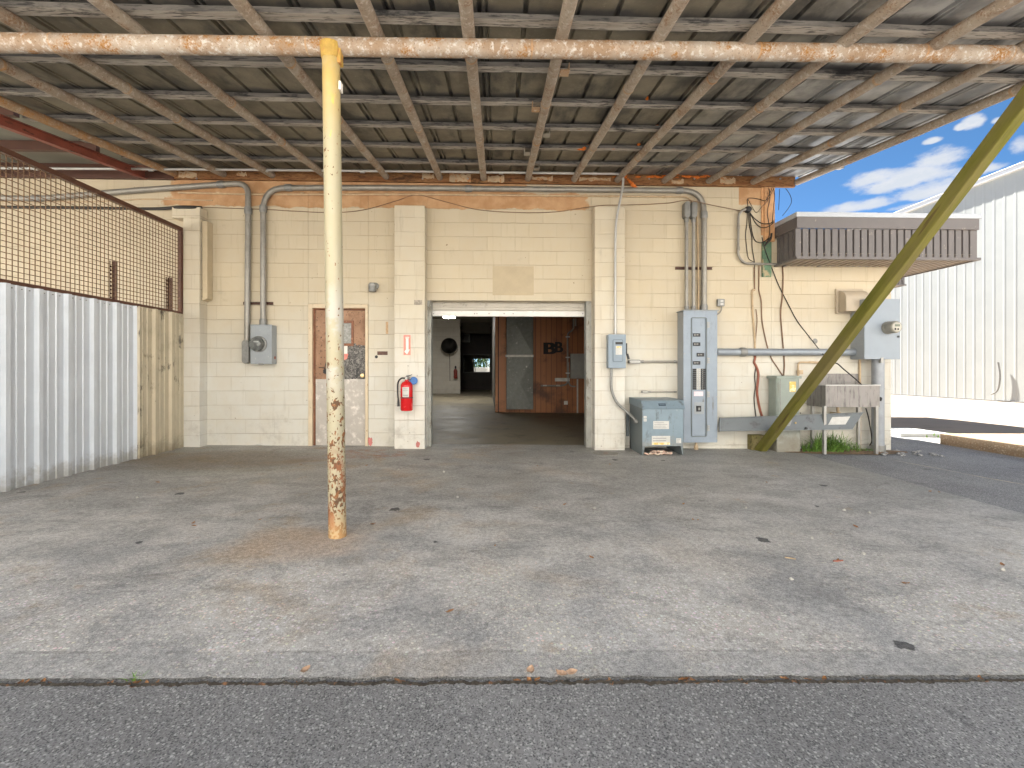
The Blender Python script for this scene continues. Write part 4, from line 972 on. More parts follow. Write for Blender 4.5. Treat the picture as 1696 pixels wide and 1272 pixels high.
# unseen white shed added behind the viewpoint to bounce sunlight under the roof
OPB = thing('bounce_shed', (0, -10, 0), 'unseen white ribbed metal shed added opposite the warehouse to bounce sunlight', 'building')
pts = []; x = -34.0
while x < 34: pts += [V((x, -10, 0)), V((x + .24, -10, 0)), V((x + .265, -9.96, 0)), V((x + .30, -9.96, 0)), V((x + .325, -10, 0))]; x += .33
MB().sweep(pts, (0, 0, -.3), (0, 0, 10.2), (0, -.003, 0)).build('ribbed_wall', 'shedwhite', OPB)
MB().hexa([(-34, -40, 11.6), (34, -40, 11.6), (34.2, -9.8, 10.2), (-34.2, -9.8, 10.2), (-34, -40, 11.7), (34, -40, 11.7), (34.2, -9.8, 10.3), (-34.2, -9.8, 10.3)]).build('roof', 'trimwhite', OPB)

# ================================================================== ribbed metal fence with mesh screen
XL = -4.344; y_end = 6.462; FT = H + .782 - .02
def rib_fence(ya, yb_, z0, z1):
    pts = []; y = y_end - .2915 * 12
    while y < yb_ - .001:
        for dy, dx in ((0, 0), (.012, .036), (.052, .036), (.066, 0), (.125, 0), (.131, .008), (.147, .008), (.153, 0), (.205, 0), (.211, .008), (.227, .008), (.233, 0)):
            if ya <= y + dy <= yb_: pts.append(V((XL + dx, y + dy, 0)))
        y += .2915
    return MB().sweep(pts, (0, 0, z0), (0, 0, z1), (-.002, 0, 0))
FN = thing('metal_fence', (XL, 5, 0), 'white and beige ribbed metal fence topped with brown wire mesh', 'fence')
ysplit = 5.63
rib_fence(2.2, ysplit, -.03, FT).build('ribbed_panel', 'ribwhite', FN)
bp = rib_fence(ysplit - .015, y_end + .07, -.03, FT + .004); 
for v in bp.bm.verts: v.co.x += .003
tag(bp.build('ribbed_panel', 'ribbeige', FN), 'beige ribbed panel streaked with black mould')
mb = MB(); rnd = random.Random(2)
y = y_end - .2915 * 12
while y < y_end:
    for dy in (.095, .18, .25): mb.lathe([(.007, 0), (.005, .005), (0, .006)], (XL, y + dy, FT - .03), (1, 0, 0), 6)
    y += .2915
mb.split('screw', 'castgrey', FN)
zt0, zt1 = FT - .005, H + 1.966
mb = MB(); w = .038
mb.box(XL - .045, XL - .005, 2.2, y_end, zt0, zt0 + .042); mb.box(XL - .045, XL - .005, 2.2, y_end, zt1 - .05, zt1); mb.box(XL - .045, XL - .005, y_end - .045, y_end + .003, zt0 + .042, zt1 - .05)
MF = mb.build('screen_frame', 'meshframe', FN, bevel=.003)
mb = MB(); s = .0508; wr = .0028
y = y_end - .045 - s * .6
while y > 2.2: mb.box(XL - .025 - wr, XL - .025 + wr, y - wr, y + wr, zt0 + .03, zt1 - .03); y -= s
z = zt0 + .042 + s * .7
while z < zt1 - .05: mb.box(XL - .0205 - wr, XL - .0205 + wr, 2.2, y_end - .03, z - wr, z + wr); z += s
mb.build('wire_mesh', 'mesh', MF)
def angle_post(px, py0, py1, Y, lab):
    a = at(px, py0, Y); zt = a.z; x = a.x; mb = MB(); t = .004; L = .055
    n = int((zt - .0) / .05)
    mb.box(x, x + L, Y, Y + t, 0, zt); 
    for k in range(n): # perforated flange, built as links between the slots
        mb.box(x, x + t, Y - L, Y - .001, k * .05, k * .05 + .022); 
    mb.box(x, x + t, Y - L, Y - L + .012, 0, zt); mb.box(x, x + t, Y - .014, Y - .001, 0, zt)
    mb.box(x + .004, x + .02, Y - .0008, Y + t + .001, zt, zt + .012)
    tag(mb.build('angle_post', 'brownsteel'), lab, 'post')
angle_post(187, 433, 497, 6.1, 'tall slotted steel angle upright standing behind the wire mesh')
angle_post(279, 460, 512, 6.52, 'short dark slotted upright behind the mesh beside the frame corner')

# ================================================================== white metal building across the lot
WX = 22.0; zeave = atx(1696, 279, WX).z; gzz = gz(WX)
WB = thing('metal_building', (WX, 20, gzz), 'long white ribbed metal building across the sunlit lot', 'building')
pts = []; y = 4.0
while y < 40:
    pts += [V((WX, y, 0)), V((WX, y + .25, 0)), V((WX - .008, y + .30, 0)), V((WX - .008, y + .34, 0)), V((WX, y + .39, 0))]; y += .42
MB().sweep(pts, (0, 0, gzz + .03), (0, 0, zeave), (.003, 0, 0)).build('ribbed_wall', 'metalbldg', WB)
mb = MB(); mb.box(WX + .06, WX + 24, 4, 40, gzz, zeave - .02); mb.build('shell', 'metalbldg', WB)
mb = MB(); mb.box(WX - .16, WX + .1, 3.9, 40.1, zeave, zeave + .20); mb.box(WX - .19, WX + .1, 3.9, 40.1, zeave + .20, zeave + .24); mb.build('eave_gutter', 'trimwhite', WB, bevel=.02)
mb = MB(); mb.hexa([(WX + .1, 3.9, zeave + .05), (WX + 24, 3.9, zeave + 2.2), (WX + 24, 40.1, zeave + 2.2), (WX + .1, 40.1, zeave + .05), (WX + .1, 3.9, zeave + .12), (WX + 24, 3.9, zeave + 2.27), (WX + 24, 40.1, zeave + 2.27), (WX + .1, 40.1, zeave + .12)]); mb.build('roof', 'trimwhite', WB)
mb = MB(); mb.box(WX - .05, WX + .02, 4, 40, gzz - .1, gzz + .05); mb.build('base_flashing', 'castgrey', WB)
mb = MB(); dp = [atx(px, py, WX - .12) for px, py in ((1653, 600), (1656, 618), (1655, 636), (1651, 648), (1642, 653))]; mb.tube(smooth_path(dp, 4), .034, 8); tag(mb.build('bent_pipe', 'castgrey', smooth=50), 'dark bent drain pipe hanging off the white metal building', 'pipe')

# ================================================================== electrical gear on the wall
def tube_thing(name, pts, r, mat, label, cat, seg=10, group=None, fil=0, sm=0):
    if fil: pts = fillet(pts, fil)
    if sm: pts = smooth_path(pts, sm)
    o = MB().tube(pts, r, seg).build(name, mat, smooth=50); return tag(o, label, cat, group)
def couple(parent, pts, r, L=.05, mat='castgrey'):
    mb = MB()
    for a, d in pts:
        d = V(d).normalized(); a = V(a); mb.tube([a - d * L, a - d * L * .6, a + d * L * .6, a + d * L], [r * 1.12, r * 1.28, r * 1.28, r * 1.12], 12)
    return mb.split('coupling', mat, parent, smooth=40)
def straps(parent, pts, r, Y, mat='conduit'):
    mb = MB()
    for p in pts: p = V(p); mb.box(p.x - r * 1.9, p.x + r * 1.9, p.y + .0, Y - .002, p.z - .014, p.z + .014); mb.tube([p - V((.014, 0, 0)), p + V((.014, 0, 0))], r * 1.12, 12)
    return mb.split('strap', mat, parent)
def lb_body(parent, x0, x1, z0, z1, y0, y1, mat='castgrey'):
    mb = MB(); cx = (x0 + x1) / 2; r = (x1 - x0) / 2; n = 10
    out = [V((cx + r * math.cos(a), 0, z1 - r + r * math.sin(a))) for a in [math.pi * k / n for k in range(n + 1)]] + [V((cx - r * math.cos(a), 0, z0 + r - r * math.sin(a))) for a in [math.pi * k / n for k in range(n + 1)]]
    mb.extrude(out, (0, y0 + .012, 0), (0, y1, 0)); o = mb.build('junction_fitting', mat, parent, bevel=.004)
    c = V((cx, 0, (z0 + z1) / 2)); mb = MB(); mb.extrude([c + (p - c) * .86 for p in out], (0, y0 + .004, 0), (0, y0 + .0125, 0)); mb.extrude([c + V(((p - c).x * .5, 0, (p - c).z * .78)) for p in out], (0, y0, 0), (0, y0 + .0045, 0)); mb.build('cover_plate', mat, o, bevel=.002)
    return o
Yc = D - .06
# conduit A: comes from the mesh bay, turns down to the meter
rA = .039
pA = fillet(pp([(-260, 322), (55, 329), (75, 328), (230, 315), (372, 305), (411, 304), (411, 380), (410, 480), (409, 566)], Yc), .30, 8)
cA = tag(MB().tube(pA, rA, 14).build('conduit', 'conduit', smooth=50), 'grey conduit sloping out of the mesh bay and bending down beside the meter', 'conduit')
couple(cA, [(at(62, 328.5, Yc), (1, 0, 0)), (at(366, 305.5, Yc), (1, .0, .1)), (at(411, 349, Yc), (0, 0, 1))], rA)
lb_body(cA, fx(402.5, Yc), fx(414, Yc), fz(408, 602, Yc), fz(408, 563, Yc), Yc - .05, D - .003, 'castgrey')
pB = fillet(pp([(436, 537), (436, 311), (640, 311), (900, 313.5), (1166, 316), (1166, 513)], Yc), .32, 8)
cB = tag(MB().tube(pB, rA, 14).build('conduit', 'conduit', smooth=50), 'long grey conduit under the ledger linking meter and tall panel', 'conduit')
couple(cB, [(at(478, 311, Yc), (1, 0, 0)), (at(436, 346, Yc), (0, 0, 1)), (at(776, 312.5, Yc), (1, 0, 0)), (at(1125, 315.4, Yc), (1, 0, 0)), (at(1166, 356, Yc), (0, 0, 1)), (at(436, 534, Yc), (0, 0, 1)), (at(1166, 510, Yc), (0, 0, 1))], rA)
straps(cB, [at(904, 313.5, Yc), at(640, 311, Yc)], rA, D)
pC = fillet(pp([(295, 319), (420, 322), (700, 322), (1000, 325), (1141, 326), (1154, 345), (1156.5, 400), (1157, 513)], D - .03), .14)
cC = tag(MB().tube(pC, .0125, 10).build('conduit', 'tanpipe', smooth=50), 'thin painted conduit running along the wall beneath the long grey one', 'conduit')
straps(cC, [at(px, 322 + (px - 700) * .008, D - .03) for px in (360, 500, 640, 786, 905, 1010, 1100)], .0125, D, 'tanpipe')
pD = fillet(pp([(-120, 277, 6.33), (0, 278.5, 6.33), (400, 281, 6.33), (700, 284, 6.33), (1032, 288, 6.33), (1032, 308, 6.34), (1020, 366, 6.37), (1019, 400, 6.39), (1019, 554, 6.39)], 6.3), .14, 8)
cD = tag(MB().tube(pD, .0165, 10).build('conduit', 'emt', smooth=50), 'pale thin conduit crossing under the rafters and dropping to the switch box', 'conduit')
mb = MB()
for px in (60, 250, 440, 600, 830, 985): p = at(px, 279 + px * .0085, 6.33); mb.tube([p - V((.03, 0, 0)), p + V((.03, 0, 0))], .021, 10)
p = at(1019, 548, 6.39); mb.tube([p - V((0, 0, .03)), p + V((0, 0, .03))], .022, 10); mb.split('coupling', 'emt', cD, smooth=40)
cE1 = None
for i, (px, lab) in enumerate(((1137, 'grey riser conduit with oval fitting, first of the risers over the tall panel'), (1148.5, 'grey riser conduit with oval fitting, second of the risers over the tall panel'))):
    o = tag(MB().tube([at(px, 514, Yc), at(px, 360, Yc)], .025, 12).build('riser_conduit', 'conduit', smooth=50), lab, 'conduit')
    lb_body(o, fx(px - 5.2, Yc), fx(px + 4.4, Yc), fz(px, 362, Yc), fz(px, 335, Yc), Yc - .06, D - .003)
    couple(o, [(at(px, 365, Yc), (0, 0, 1)), (at(px, 510, Yc), (0, 0, 1))], .025, .03)
def strut(px0, px1, py, lab):
    a, b = fx(px0, D), fx(px1, D); z = fz(px0, py, D); mb = MB()
    mb.box(a, b, D - .0215, D - .003, z - .02, z - .016); mb.box(a, b, D - .0215, D - .003, z + .016, z + .02); mb.box(a, b, D - .0055, D - .003, z - .0158, z + .0158)
    x = a
    while x < b - .03: mb.box(x, x + .018, D - .0215, D - .0185, z - .0158, z + .0158); x += .045
    return tag(mb.build('strut_channel', 'brownsteel'), lab, 'bracket')
strut(404, 453, 502.5, 'slotted strut channel behind the two pipes above the meter')
strut(1118, 1179, 444.5, 'slotted strut channel behind the risers over the tall panel')

# meter in a pale grey box
yb = D - .15
x0, x1, z0, z1 = fx(414.5, yb), fx(450, yb), fz(430, 603, yb), fz(430, 538, yb)
MT1 = thing('meter_box', ((x0 + x1) / 2, D, z0), 'pale grey meter box with glass dial on the wall beside the fence', 'meter')
MB().box(x0, x1, yb, D - .003, z0, z1).build('enclosure', 'boxgrey', MT1, bevel=.006)
MB().box(x0 - .004, x1 + .004, yb - .006, yb + .012, z1 - .012, z1 + .004).build('top_lip', 'boxgrey', MT1, bevel=.002)
cm = at(429, 570, yb)
MB().lathe([(.112, 0), (.112, .02), (.098, .028)], cm, (0, -1, 0), 28).build('sealing_ring', 'castgrey', MT1, smooth=40)
MB().lathe([(.088, .02), (.088, .06), (.02, .062), (0, .062)], cm, (0, -1, 0), 24).build('dial', M('dial_face', (.16, .16, .155), .4, var=.3, vs=30), MT1, smooth=40)
MB().box(cm.x - .03, cm.x + .03, cm.y - .065, cm.y - .0625, cm.z + .02, cm.z + .036).build('register', 'label', MT1)
MB().lathe([(.094, .025), (.094, .09), (.085, .108), (.06, .117), (0, .12)], cm, (0, -1, 0), 28).build('glass_cover', mat_glass('meter_glass'), MT1, smooth=60)
MB().lathe([(.022, 0), (.022, .004), (0, .005)], V((x1, D - .06, z0 + .09)), (1, 0, 0), 14).build('knockout', 'redsteel', MT1)
mb = MB(); mb.box((x0 + x1) / 2 - .03, (x0 + x1) / 2 + .03, yb - .01, yb + .01, z0 - .01, z0 + .012); mb.build('hasp', 'castgrey', MT1)

# tall panelboard
yb = 6.40; x0, x1 = fx(1132, yb), fx(1188, yb); z0, z1 = fz(1160, 733, yb), fz(1160, 515, yb)
PB = thing('panelboard', ((x0 + x1) / 2, D, z0), 'tall blue grey breaker panel with its door taken off', 'electrical panel')
MB().box(x0 + .004, x1 - .004, yb + .008, D - .003, z0 + .004, z1 - .004).build('enclosure', 'boxgrey', PB, bevel=.004)
dx0, dx1, dz0, dz1 = fx(1146, yb), fx(1169, yb), fz(1160, 722, yb), fz(1160, 527, yb)
mb = MB()
for b in ((x0, dx0, z0, z1), (dx1, x1, z0, z1), (dx0, dx1, z0, dz0), (dx0, dx1, dz1, z1)): mb.box(b[0], b[1], yb, yb + .0075, b[2], b[3])
FR = mb.build('front_trim', 'panelgrey', PB)
mb = MB(); mb.box(dx0 - .012, dx0, yb - .012, yb, dz0, dz1); mb.box(dx1, dx1 + .012, yb - .014, yb, dz0, dz1); mb.box(dx0, dx1, yb - .010, yb, dz1, dz1 + .012); mb.box(dx0, dx1, yb - .012, yb, dz0 - .012, dz0); mb.build('door_flange', 'trafodark', FR)
MB().box(x0 - .012, x1 + .018, yb - .02, D - .003, z1, z1 + .014).build('drip_lid', 'boxgrey', PB, bevel=.003)
DF = MB().box(dx0 + .001, dx1 - .001, yb + .004, yb + .02, dz0 + .001, dz1 - .001).build('dead_front', 'panelgrey', PB)
for px0, px1, py0, py1 in ((1148, 1159.5, 552, 557.5), (1148, 1159.5, 567, 573), (1154, 1166, 584.5, 590.5), (1148, 1159.5, 598, 604)):
    br_ = MB().box(fx(px0, yb), fx(px1, yb), yb - .012, yb + .004, fz(px0, py1, yb), fz(px0, py0, yb)).build('breaker', 'dark', DF, bevel=.003)
    mb = MB(); cx = (fx(px0, yb) + fx(px1, yb)) / 2; cz = fz(px0, (py0 + py1) / 2, yb); mb.box(cx - .012, cx + .012, yb - .03, yb - .012, cz - .008, cz + .008); mb.box(cx - .04, cx - .02, yb - .0135, yb - .012, cz - .012, cz + .012); mb.build('toggle', 'castgrey', br_)
for px0, px1 in ((1147.5, 1153), (1161, 1168)):
    n = 11; za, zb_ = fz(1150, 645.5, yb), fz(1150, 610.5, yb); hh = (zb_ - za) / n
    for k in range(n):
        b_ = MB().box(fx(px0, yb), fx(px1, yb), yb - .012, yb + .004, za + k * hh + .0015, za + (k + 1) * hh - .0015).build('breaker', 'dark', DF)
        if px0 > 1155: MB().box(fx(px0 + 1.2, yb), fx(px0 + 2.4, yb), yb - .02, yb - .012, za + k * hh + .006, za + k * hh + .02).build('toggle', 'castgrey', b_)
mb = MB(); mb.box(fx(1153.6, yb), fx(1156.8, yb), yb - .001, yb + .003, za, zb_); mb.box(fx(1157.4, yb), fx(1160.4, yb), yb - .001, yb + .003, za, zb_); mb.split('number_strip', 'label', DF)
for col_, px in ((0, 1155.2), (1, 1158.9)):
    for k in range(11): text_mesh(str(2 * (10 - k) + 1 + col_), 'circuit_number', 'dark', V((fx(px, yb), yb - .0016, za + (k + .5) * hh)), .013, DF, depth=.0006)
MB().box(fx(1149.5, yb), fx(1164.5, yb), yb - .002, yb + .003, fz(1157, 656, yb), fz(1157, 648.5, yb)).build('paper_tag', 'plab', DF)
mb = MB(); mb.box(fx(1150, yb), fx(1166, yb), yb - .002, yb + .003, fz(1157, 686, yb), fz(1157, 666, yb)); mb.build('breaker_plate', 'boxgrey', DF, bevel=.002)
b_ = MB().box(fx(1153, yb), fx(1160.5, yb), yb - .02, yb - .002, fz(1157, 681.5, yb), fz(1157, 672, yb)).build('breaker', 'dark', DF, bevel=.003)
MB().box(fx(1155, yb), fx(1158, yb), yb - .034, yb - .02, fz(1157, 679, yb), fz(1157, 675, yb)).build('toggle', 'castgrey', b_)
for py in (538, 597, 653, 709):
    mb = MB(); z = fz(1172, py, yb)
    for k in (-1, 0, 1): mb.box(fx(1172, yb), fx(1175, yb), yb - .014, yb, z + k * .028 - .008, z + k * .028 + .008)
    mb.box(fx(1171, yb), fx(1172, yb), yb - .010, yb, z - .045, z + .045); mb.build('hinge', 'steel', FR)
mb = MB()
for px in (1134, 1186.5):
    for py in (522, 586, 657, 726): mb.lathe([(.008, 0), (.007, .004), (0, .005)], at(px, py, yb), (0, -1, 0), 8)
mb.split('screw', 'steel', FR)
mb = MB(); c = V((fx(1153, 6.52), 6.52, 0)); mb.lathe([(.032, gz(2.9) - .02), (.028, gz(2.9) + .05), (.018, gz(2.9) + .07), (.018, z0 + .004)], c, (0, 0, 1), 14); mb.build('stub_pipe', 'tanpipe', PB, smooth=40)

# outlet with whip beside the panel
yb = D - .05
OB = thing('outlet_box', at(1194, 507, D), 'grey double outlet box on the wall beside the tall panel', 'outlet')
MB().box(fx(1189, yb), fx(1200.5, yb), yb, D - .003, fz(1194, 507, yb), fz(1194, 495, yb)).build('box', 'castgrey', OB, bevel=.006)
mb = MB()
for py in (498.3, 503.6): mb.box(fx(1193.3, yb), fx(1198.2, yb), yb - .003, yb, fz(1195, py + 1.8, yb), fz(1195, py - 1.8, yb))
mb.split('socket', 'label', OB, bevel=.002)
MB().tube(smooth_path(pp([(1194.5, 506, 6.58), (1194.5, 513, 6.57), (1191, 519, 6.55), (1186, 520.5, 6.55)], 6.58), 5), .010, 8).build('flexible_whip', 'conduit', OB, smooth=60)

# nipples reaching from the panel
for (pa, pb, py, r, lab) in ((1055, 1121, 599, .0165, 'thick short conduit stub with long fitting between switch box and tall panel'), (1067, 1121, 649, .0085, 'thin short conduit stub with small fitting above the transformer')):
    Y = D - .05; o = tag(MB().tube([at(pa, py, Y), at(pb, py, Y)], r, 10).build('conduit_stub', 'conduit', smooth=50), lab, 'conduit')
    L = 20 if r > .01 else 10; a, b = fx(pa - L + 6, Y), fx(pa + 6, Y); z = fz(pa, py, Y); w = r * 1.75
    mb = MB(); ol = [V((a + w + w * math.cos(t), 0, z + w * math.sin(t))) for t in [math.pi / 2 + math.pi * k / 8 for k in range(9)]] + [V((b - w + w * math.cos(t), 0, z + w * math.sin(t))) for t in [-math.pi / 2 + math.pi * k / 8 for k in range(9)]]
    mb.extrude(ol, (0, Y - w, 0), (0, D - .003, 0)); f_ = mb.build('junction_fitting', 'castgrey', o, bevel=.003)
    c = V(((a + b) / 2, 0, z)); MB().extrude([c + V(((p - c).x * .85, 0, (p - c).z * .6)) for p in ol], (0, Y - w - .003, 0), (0, Y - w + .001, 0)).build('cover_plate', 'label', f_)
    couple(o, [(at(pb - 3, py, Y), (1, 0, 0)), (at(pa + 9, py, Y), (1, 0, 0))], r, .02)

# disconnect switch
yb = 6.30; x0, x1, z0, z1 = fx(1008, yb), fx(1036.5, yb), fz(1020, 609.5, yb), fz(1020, 554, yb)
SW = thing('disconnect_switch', ((x0 + x1) / 2, P_Y, z0), 'blue grey safety switch box with black lever on the doorway pilaster', 'switch box')
MB().box(x0, x1, yb + .012, P_Y - .002, z0, z1).build('enclosure', 'switch', SW, bevel=.004)
LDv = MB().box(x0 - .003, x1 + .003, yb, yb + .011, z0 - .003, z1 + .003).build('cover', 'switch', SW, bevel=.004)
mb = MB(); rx0, rx1, rz0, rz1 = fx(1014.5, yb), fx(1032, yb), fz(1020, 599.5, yb), fz(1020, 562, yb); r = .02
def rrect(a, b, c, d, r, n=5):
    out = []
    for cx, cz, t0 in ((b - r, d - r, 0), (a + r, d - r, 90), (a + r, c + r, 180), (b - r, c + r, 270)):
        out += [V((cx + r * math.cos(R(t0 + 90 * k / n)), 0, cz + r * math.sin(R(t0 + 90 * k / n)))) for k in range(n + 1)]
    return out
mb.extrude(rrect(rx0, rx1, rz0, rz1, .022), (0, yb - .006, 0), (0, yb + .001, 0)); mb.build('raised_frame', M('switch_frame_blue', (.12, .165, .21), .4), LDv, bevel=.003)
MB().extrude(rrect(rx0 + .012, rx1 - .012, rz0 + .012, rz1 - .012, .014), (0, yb - .009, 0), (0, yb - .005, 0)).build('inner_panel', 'switch', LDv)
MB().box(fx(1019, yb), fx(1031, yb), yb - .0105, yb - .008, fz(1024, 570.5, yb), fz(1024, 566.5, yb)).build('nameplate', 'dark', LDv)
MB().box(fx(1019.5, yb), fx(1030, yb), yb - .0105, yb - .008, fz(1024, 587.5, yb), fz(1024, 573, yb)).build('warning_label', 'label', LDv)
MB().box(fx(1021, yb), fx(1028, yb), yb - .012, yb - .0106, fz(1024, 576, yb), fz(1024, 573.6, yb)).build('warning_stripe', 'ylabel', LDv)
mb = MB(); ya = 6.36; mb.box(x1 + .004, x1 + .03, ya - .03, ya + .03, fz(1040, 586, ya), fz(1040, 568.5, ya)); mb.beam(V((x1 + .03, ya - .02, fz(1040, 586, ya))), V((x1 + .05, ya - .03, fz(1040, 595, ya))), .03, .026, up=V((0, 1, 0))); mb.build('lever', 'dark', SW, bevel=.004)
tube_thing('flexible_conduit', smooth_path(pp([(1012.5, 609, 6.37), (1012, 630, 6.37), (1013.5, 648, 6.37), (1022, 667, 6.36), (1036, 680, 6.34), (1049, 692, 6.27), (1053, 700, 6.24)], 6.3), 6), .0195, 'castgrey', 'grey flexible conduit curving from switch box into the transformer side', 'conduit', 12)

# transformer
yf = 6.02; zz = gz(2.3); x0, x1 = fx(1064, yf), fx(1131.5, yf); y1 = 6.60; zt = fz(1100, 676.5, yf)
TR = thing('transformer', ((x0 + x1) / 2, 6.3, zz), 'slate blue transformer cabinet with sloped hood standing on the apron', 'transformer')
zf = fz(1100, 739, yf)
mb = MB(); mb.box(x0, x1, yf, yf + .006, zf, zt)
FP = mb.build('front_panel', 'trafo', TR)
mb = MB(); mb.hexa([(x0, yf + .0065, zf), (x0 + .006, yf + .0065, zf), (x0 + .006, y1, zf), (x0, y1, zf), (x0, yf + .0065, zt + .06), (x0 + .006, yf + .0065, zt + .06), (x0 + .006, y1, zt + .06), (x0, y1, zt + .06)])
mb.box(x1 - .006, x1, yf + .0065, y1, zf, zt + .06); mb.box(x0 + .006, x1 - .006, y1 - .006, y1, zf, zt + .06); mb.box(x0 + .006, x1 - .006, yf + .0065, y1 - .006, zf + .01, zf + .016); mb.build('side_panel', 'trafodark', TR)
mb = MB()
for (xa, xb_, t) in ((x0, x0 + .035, 1), (x1 - .035, x1, -1)):
    for (ya, yb_) in ((yf + .001, yf + .008), (y1 - .05, y1)):
        e0, e1 = (xa, xa + .008) if t > 0 else (xb_ - .008, xb_)
        mb.extrude([V((xa, 0, zf)), V((xb_, 0, zf)), V((e1, 0, zz + .004)), V((e0, 0, zz + .004))], (0, ya, 0), (0, yb_, 0))
    mb.box(*((x0, x0 + .006) if t > 0 else (x1 - .006, x1)), yf + .008, y1, zz + .002, zf)
mb.split('foot', 'trafodark', TR, gap=.0001)
mb = MB(); e = .012; h0, h1 = zt - .004, fz(1100, 662.5, y1 - .1) + .0
h1 = zt + .115; prof = [V((0, yf - e - .012, h0)), V((0, yf - e + .055, h1 - .012)), V((0, yf + .12, h1)), V((0, y1 + .01, h1)), V((0, y1 + .01, h0 + .03)), V((0, y1 - .02, h0 + .03)), V((0, y1 - .02, h1 - .012)), V((0, yf + .12, h1 - .012)), V((0, yf - e + .065, h1 - .022)), V((0, yf - e - .002, h0))]
mb.extrude(prof, (x0 - .006, 0, 0), (x1 + .018, 0, 0))
side = [V((0, yf - e - .002, h0)), V((0, yf - e + .065, h1 - .022)), V((0, yf + .12, h1 - .012)), V((0, y1 - .02, h1 - .012)), V((0, y1 - .02, h0 + .03))]
mb.extrude(side, (x0 - .005, 0, 0), (x0 - .001, 0, 0)); mb.extrude(side, (x1 + .001, 0, 0), (x1 + .017, 0, 0))
HDm = mb.build('hood', 'trafo', TR)
def hood_pt(px, t): p = at(px, 670, yf); return V((p.x, yf - e - .012 + .067 * t - .0035, h0 + (h1 - .012 - h0) * t))
mb = MB(); mb.face([hood_pt(1091, .36), hood_pt(1103, .36), hood_pt(1103, .66), hood_pt(1091, .66)]); mb.build('nameplate', M('navy_plate', (.03, .05, .075), .4, var=.2), HDm)
mb = MB(); mb.face([hood_pt(1092.5, .53) - V((0, .002, 0)), hood_pt(1101.5, .53) - V((0, .002, 0)), hood_pt(1101.5, .57) - V((0, .002, 0)), hood_pt(1092.5, .57) - V((0, .002, 0))]); mb.build('plate_line', 'trafo', HDm)
def lab(parent, px0, px1, py0, py1, Y, mat='label', nm='paper_label', lines=0, th=.002):
    o = MB().box(fx(px0, Y), fx(px1, Y), Y - th, Y, fz(px0, py1, Y), fz(px0, py0, Y)).build(nm, mat, parent)
    if lines:
        mb = MB(); h = fz(px0, py0, Y) - fz(px0, py1, Y); a, b = fx(px0, Y), fx(px1, Y); rr = random.Random(int(px0))
        for k in range(lines):
            z = fz(px0, py0, Y) - h * (k + .8) / (lines + .6); w = (b - a) * rr.uniform(.55, .88); mb.box(a + (b - a) * .06, a + (b - a) * .06 + w, Y - th - .0006, Y - th - .0001, z - h * .07 / max(1, lines / 3), z)
        mb.split('print_line', 'print', o, gap=.0001)
    return o
lab(TR, 1061.5 + 0, 1071, 689, 693, yf, lines=1) if False else None
lab(FP, 1066, 1071, 689, 693, yf, lines=1); lab(FP, 1066, 1071, 694, 698, yf, lines=1)
lab(FP, 1082, 1108, 697.5, 710.5, yf, lines=4); o = lab(FP, 1079.5, 1110, 722, 741 - 4, yf, lines=3)
MB().box(fx(1080, yf), fx(1109.5, yf), yf - .0035, yf - .0022, fz(1090, 736.5, yf), fz(1090, 733, yf)).build('yellow_strip', 'ylabel', FP)
lab(FP, 1120, 1128, 726, 734, yf, lines=3)
mb = MB(); mb.tube([V((x0 - .03, 6.24, fz(1051, 699, 6.24) + .02)), V((x0 + .001, 6.24, fz(1051, 699, 6.24)))], [.022, .026], 12); mb.build('entry_fitting', 'steel', TR, smooth=40)
mb = MB(); c = V((x0, 6.62, zz)); mb.box(x0 - .05, x0 - .01, 6.59, 6.62, zz + .18, zz + .52); mb.build('bracket', 'trafodark', TR, bevel=.003)
mb = MB(); rnd = random.Random(8); p = [V((fx(1067 + 46 * k / 16, yf), yf - .02 + .05 * rnd.random(), zz + .02 + .022 * rnd.random())) for k in range(17)]
mb.tube(smooth_path(p, 3), [.012 + .014 * abs(mnoise.noise(V((k * .31, 2, 1)))) for k in range(16 * 3 + 1)], 8)
p = [V((fx(1080 + 26 * k / 10, yf), yf + .03 + .05 * rnd.random(), zz + .035 + .02 * rnd.random())) for k in range(11)]; mb.tube(smooth_path(p, 3), .017, 8)
tag(mb.build('rag', 'rag', smooth=60), 'crumpled faded rag stuffed under the transformer', 'rag')

# ---- right-hand wall: big service conduit, meter cabinet
Yg = D - .075; rg = .052
cG = tag(MB().tube([at(1187, 583, Yg), at(1428, 583.5, Yg)], rg, 16).build('service_conduit', M('blue_grey_conduit', (.27, .30, .335), .45, .3, var=.1, vs=8), smooth=50), 'thick blue grey conduit running level from tall panel to the meter cabinet', 'conduit')
couple(cG, [(at(1230, 583, Yg), (1, 0, 0)), (at(1424, 583.5, Yg), (1, 0, 0))], rg, .05, 'castgrey')
yb = 6.36; x0, x1, z0, z1 = fx(1432, yb), fx(1491, yb), fz(1460, 595, yb), fz(1460, 495, yb)
MC = thing('meter_cabinet', ((x0 + x1) / 2, D, z0), 'large pale grey cabinet with protruding round meter at the building corner', 'meter')
MB().box(x0, x1 - .06, yb + .012, D - .003, z0 + .003, z1 - .003).build('enclosure', 'boxgrey', MC, bevel=.004)
MB().box(x0 - .002, x1, yb, yb + .0115, z0, z1).build('cover', M('pale_blue_cover', (.275, .315, .36), .5, .05, var=.05, vs=3), MC, bevel=.004)
cm = at(1470, 543, yb)
MB().lathe([(.092, 0), (.092, .03), (.086, .034), (.086, .13), (.078, .15), (.07, .155)], cm, (0, -1, 0), 28).build('meter_body', M('meter_taupe', (.25, .24, .20), .4, var=.08), MC, smooth=40)
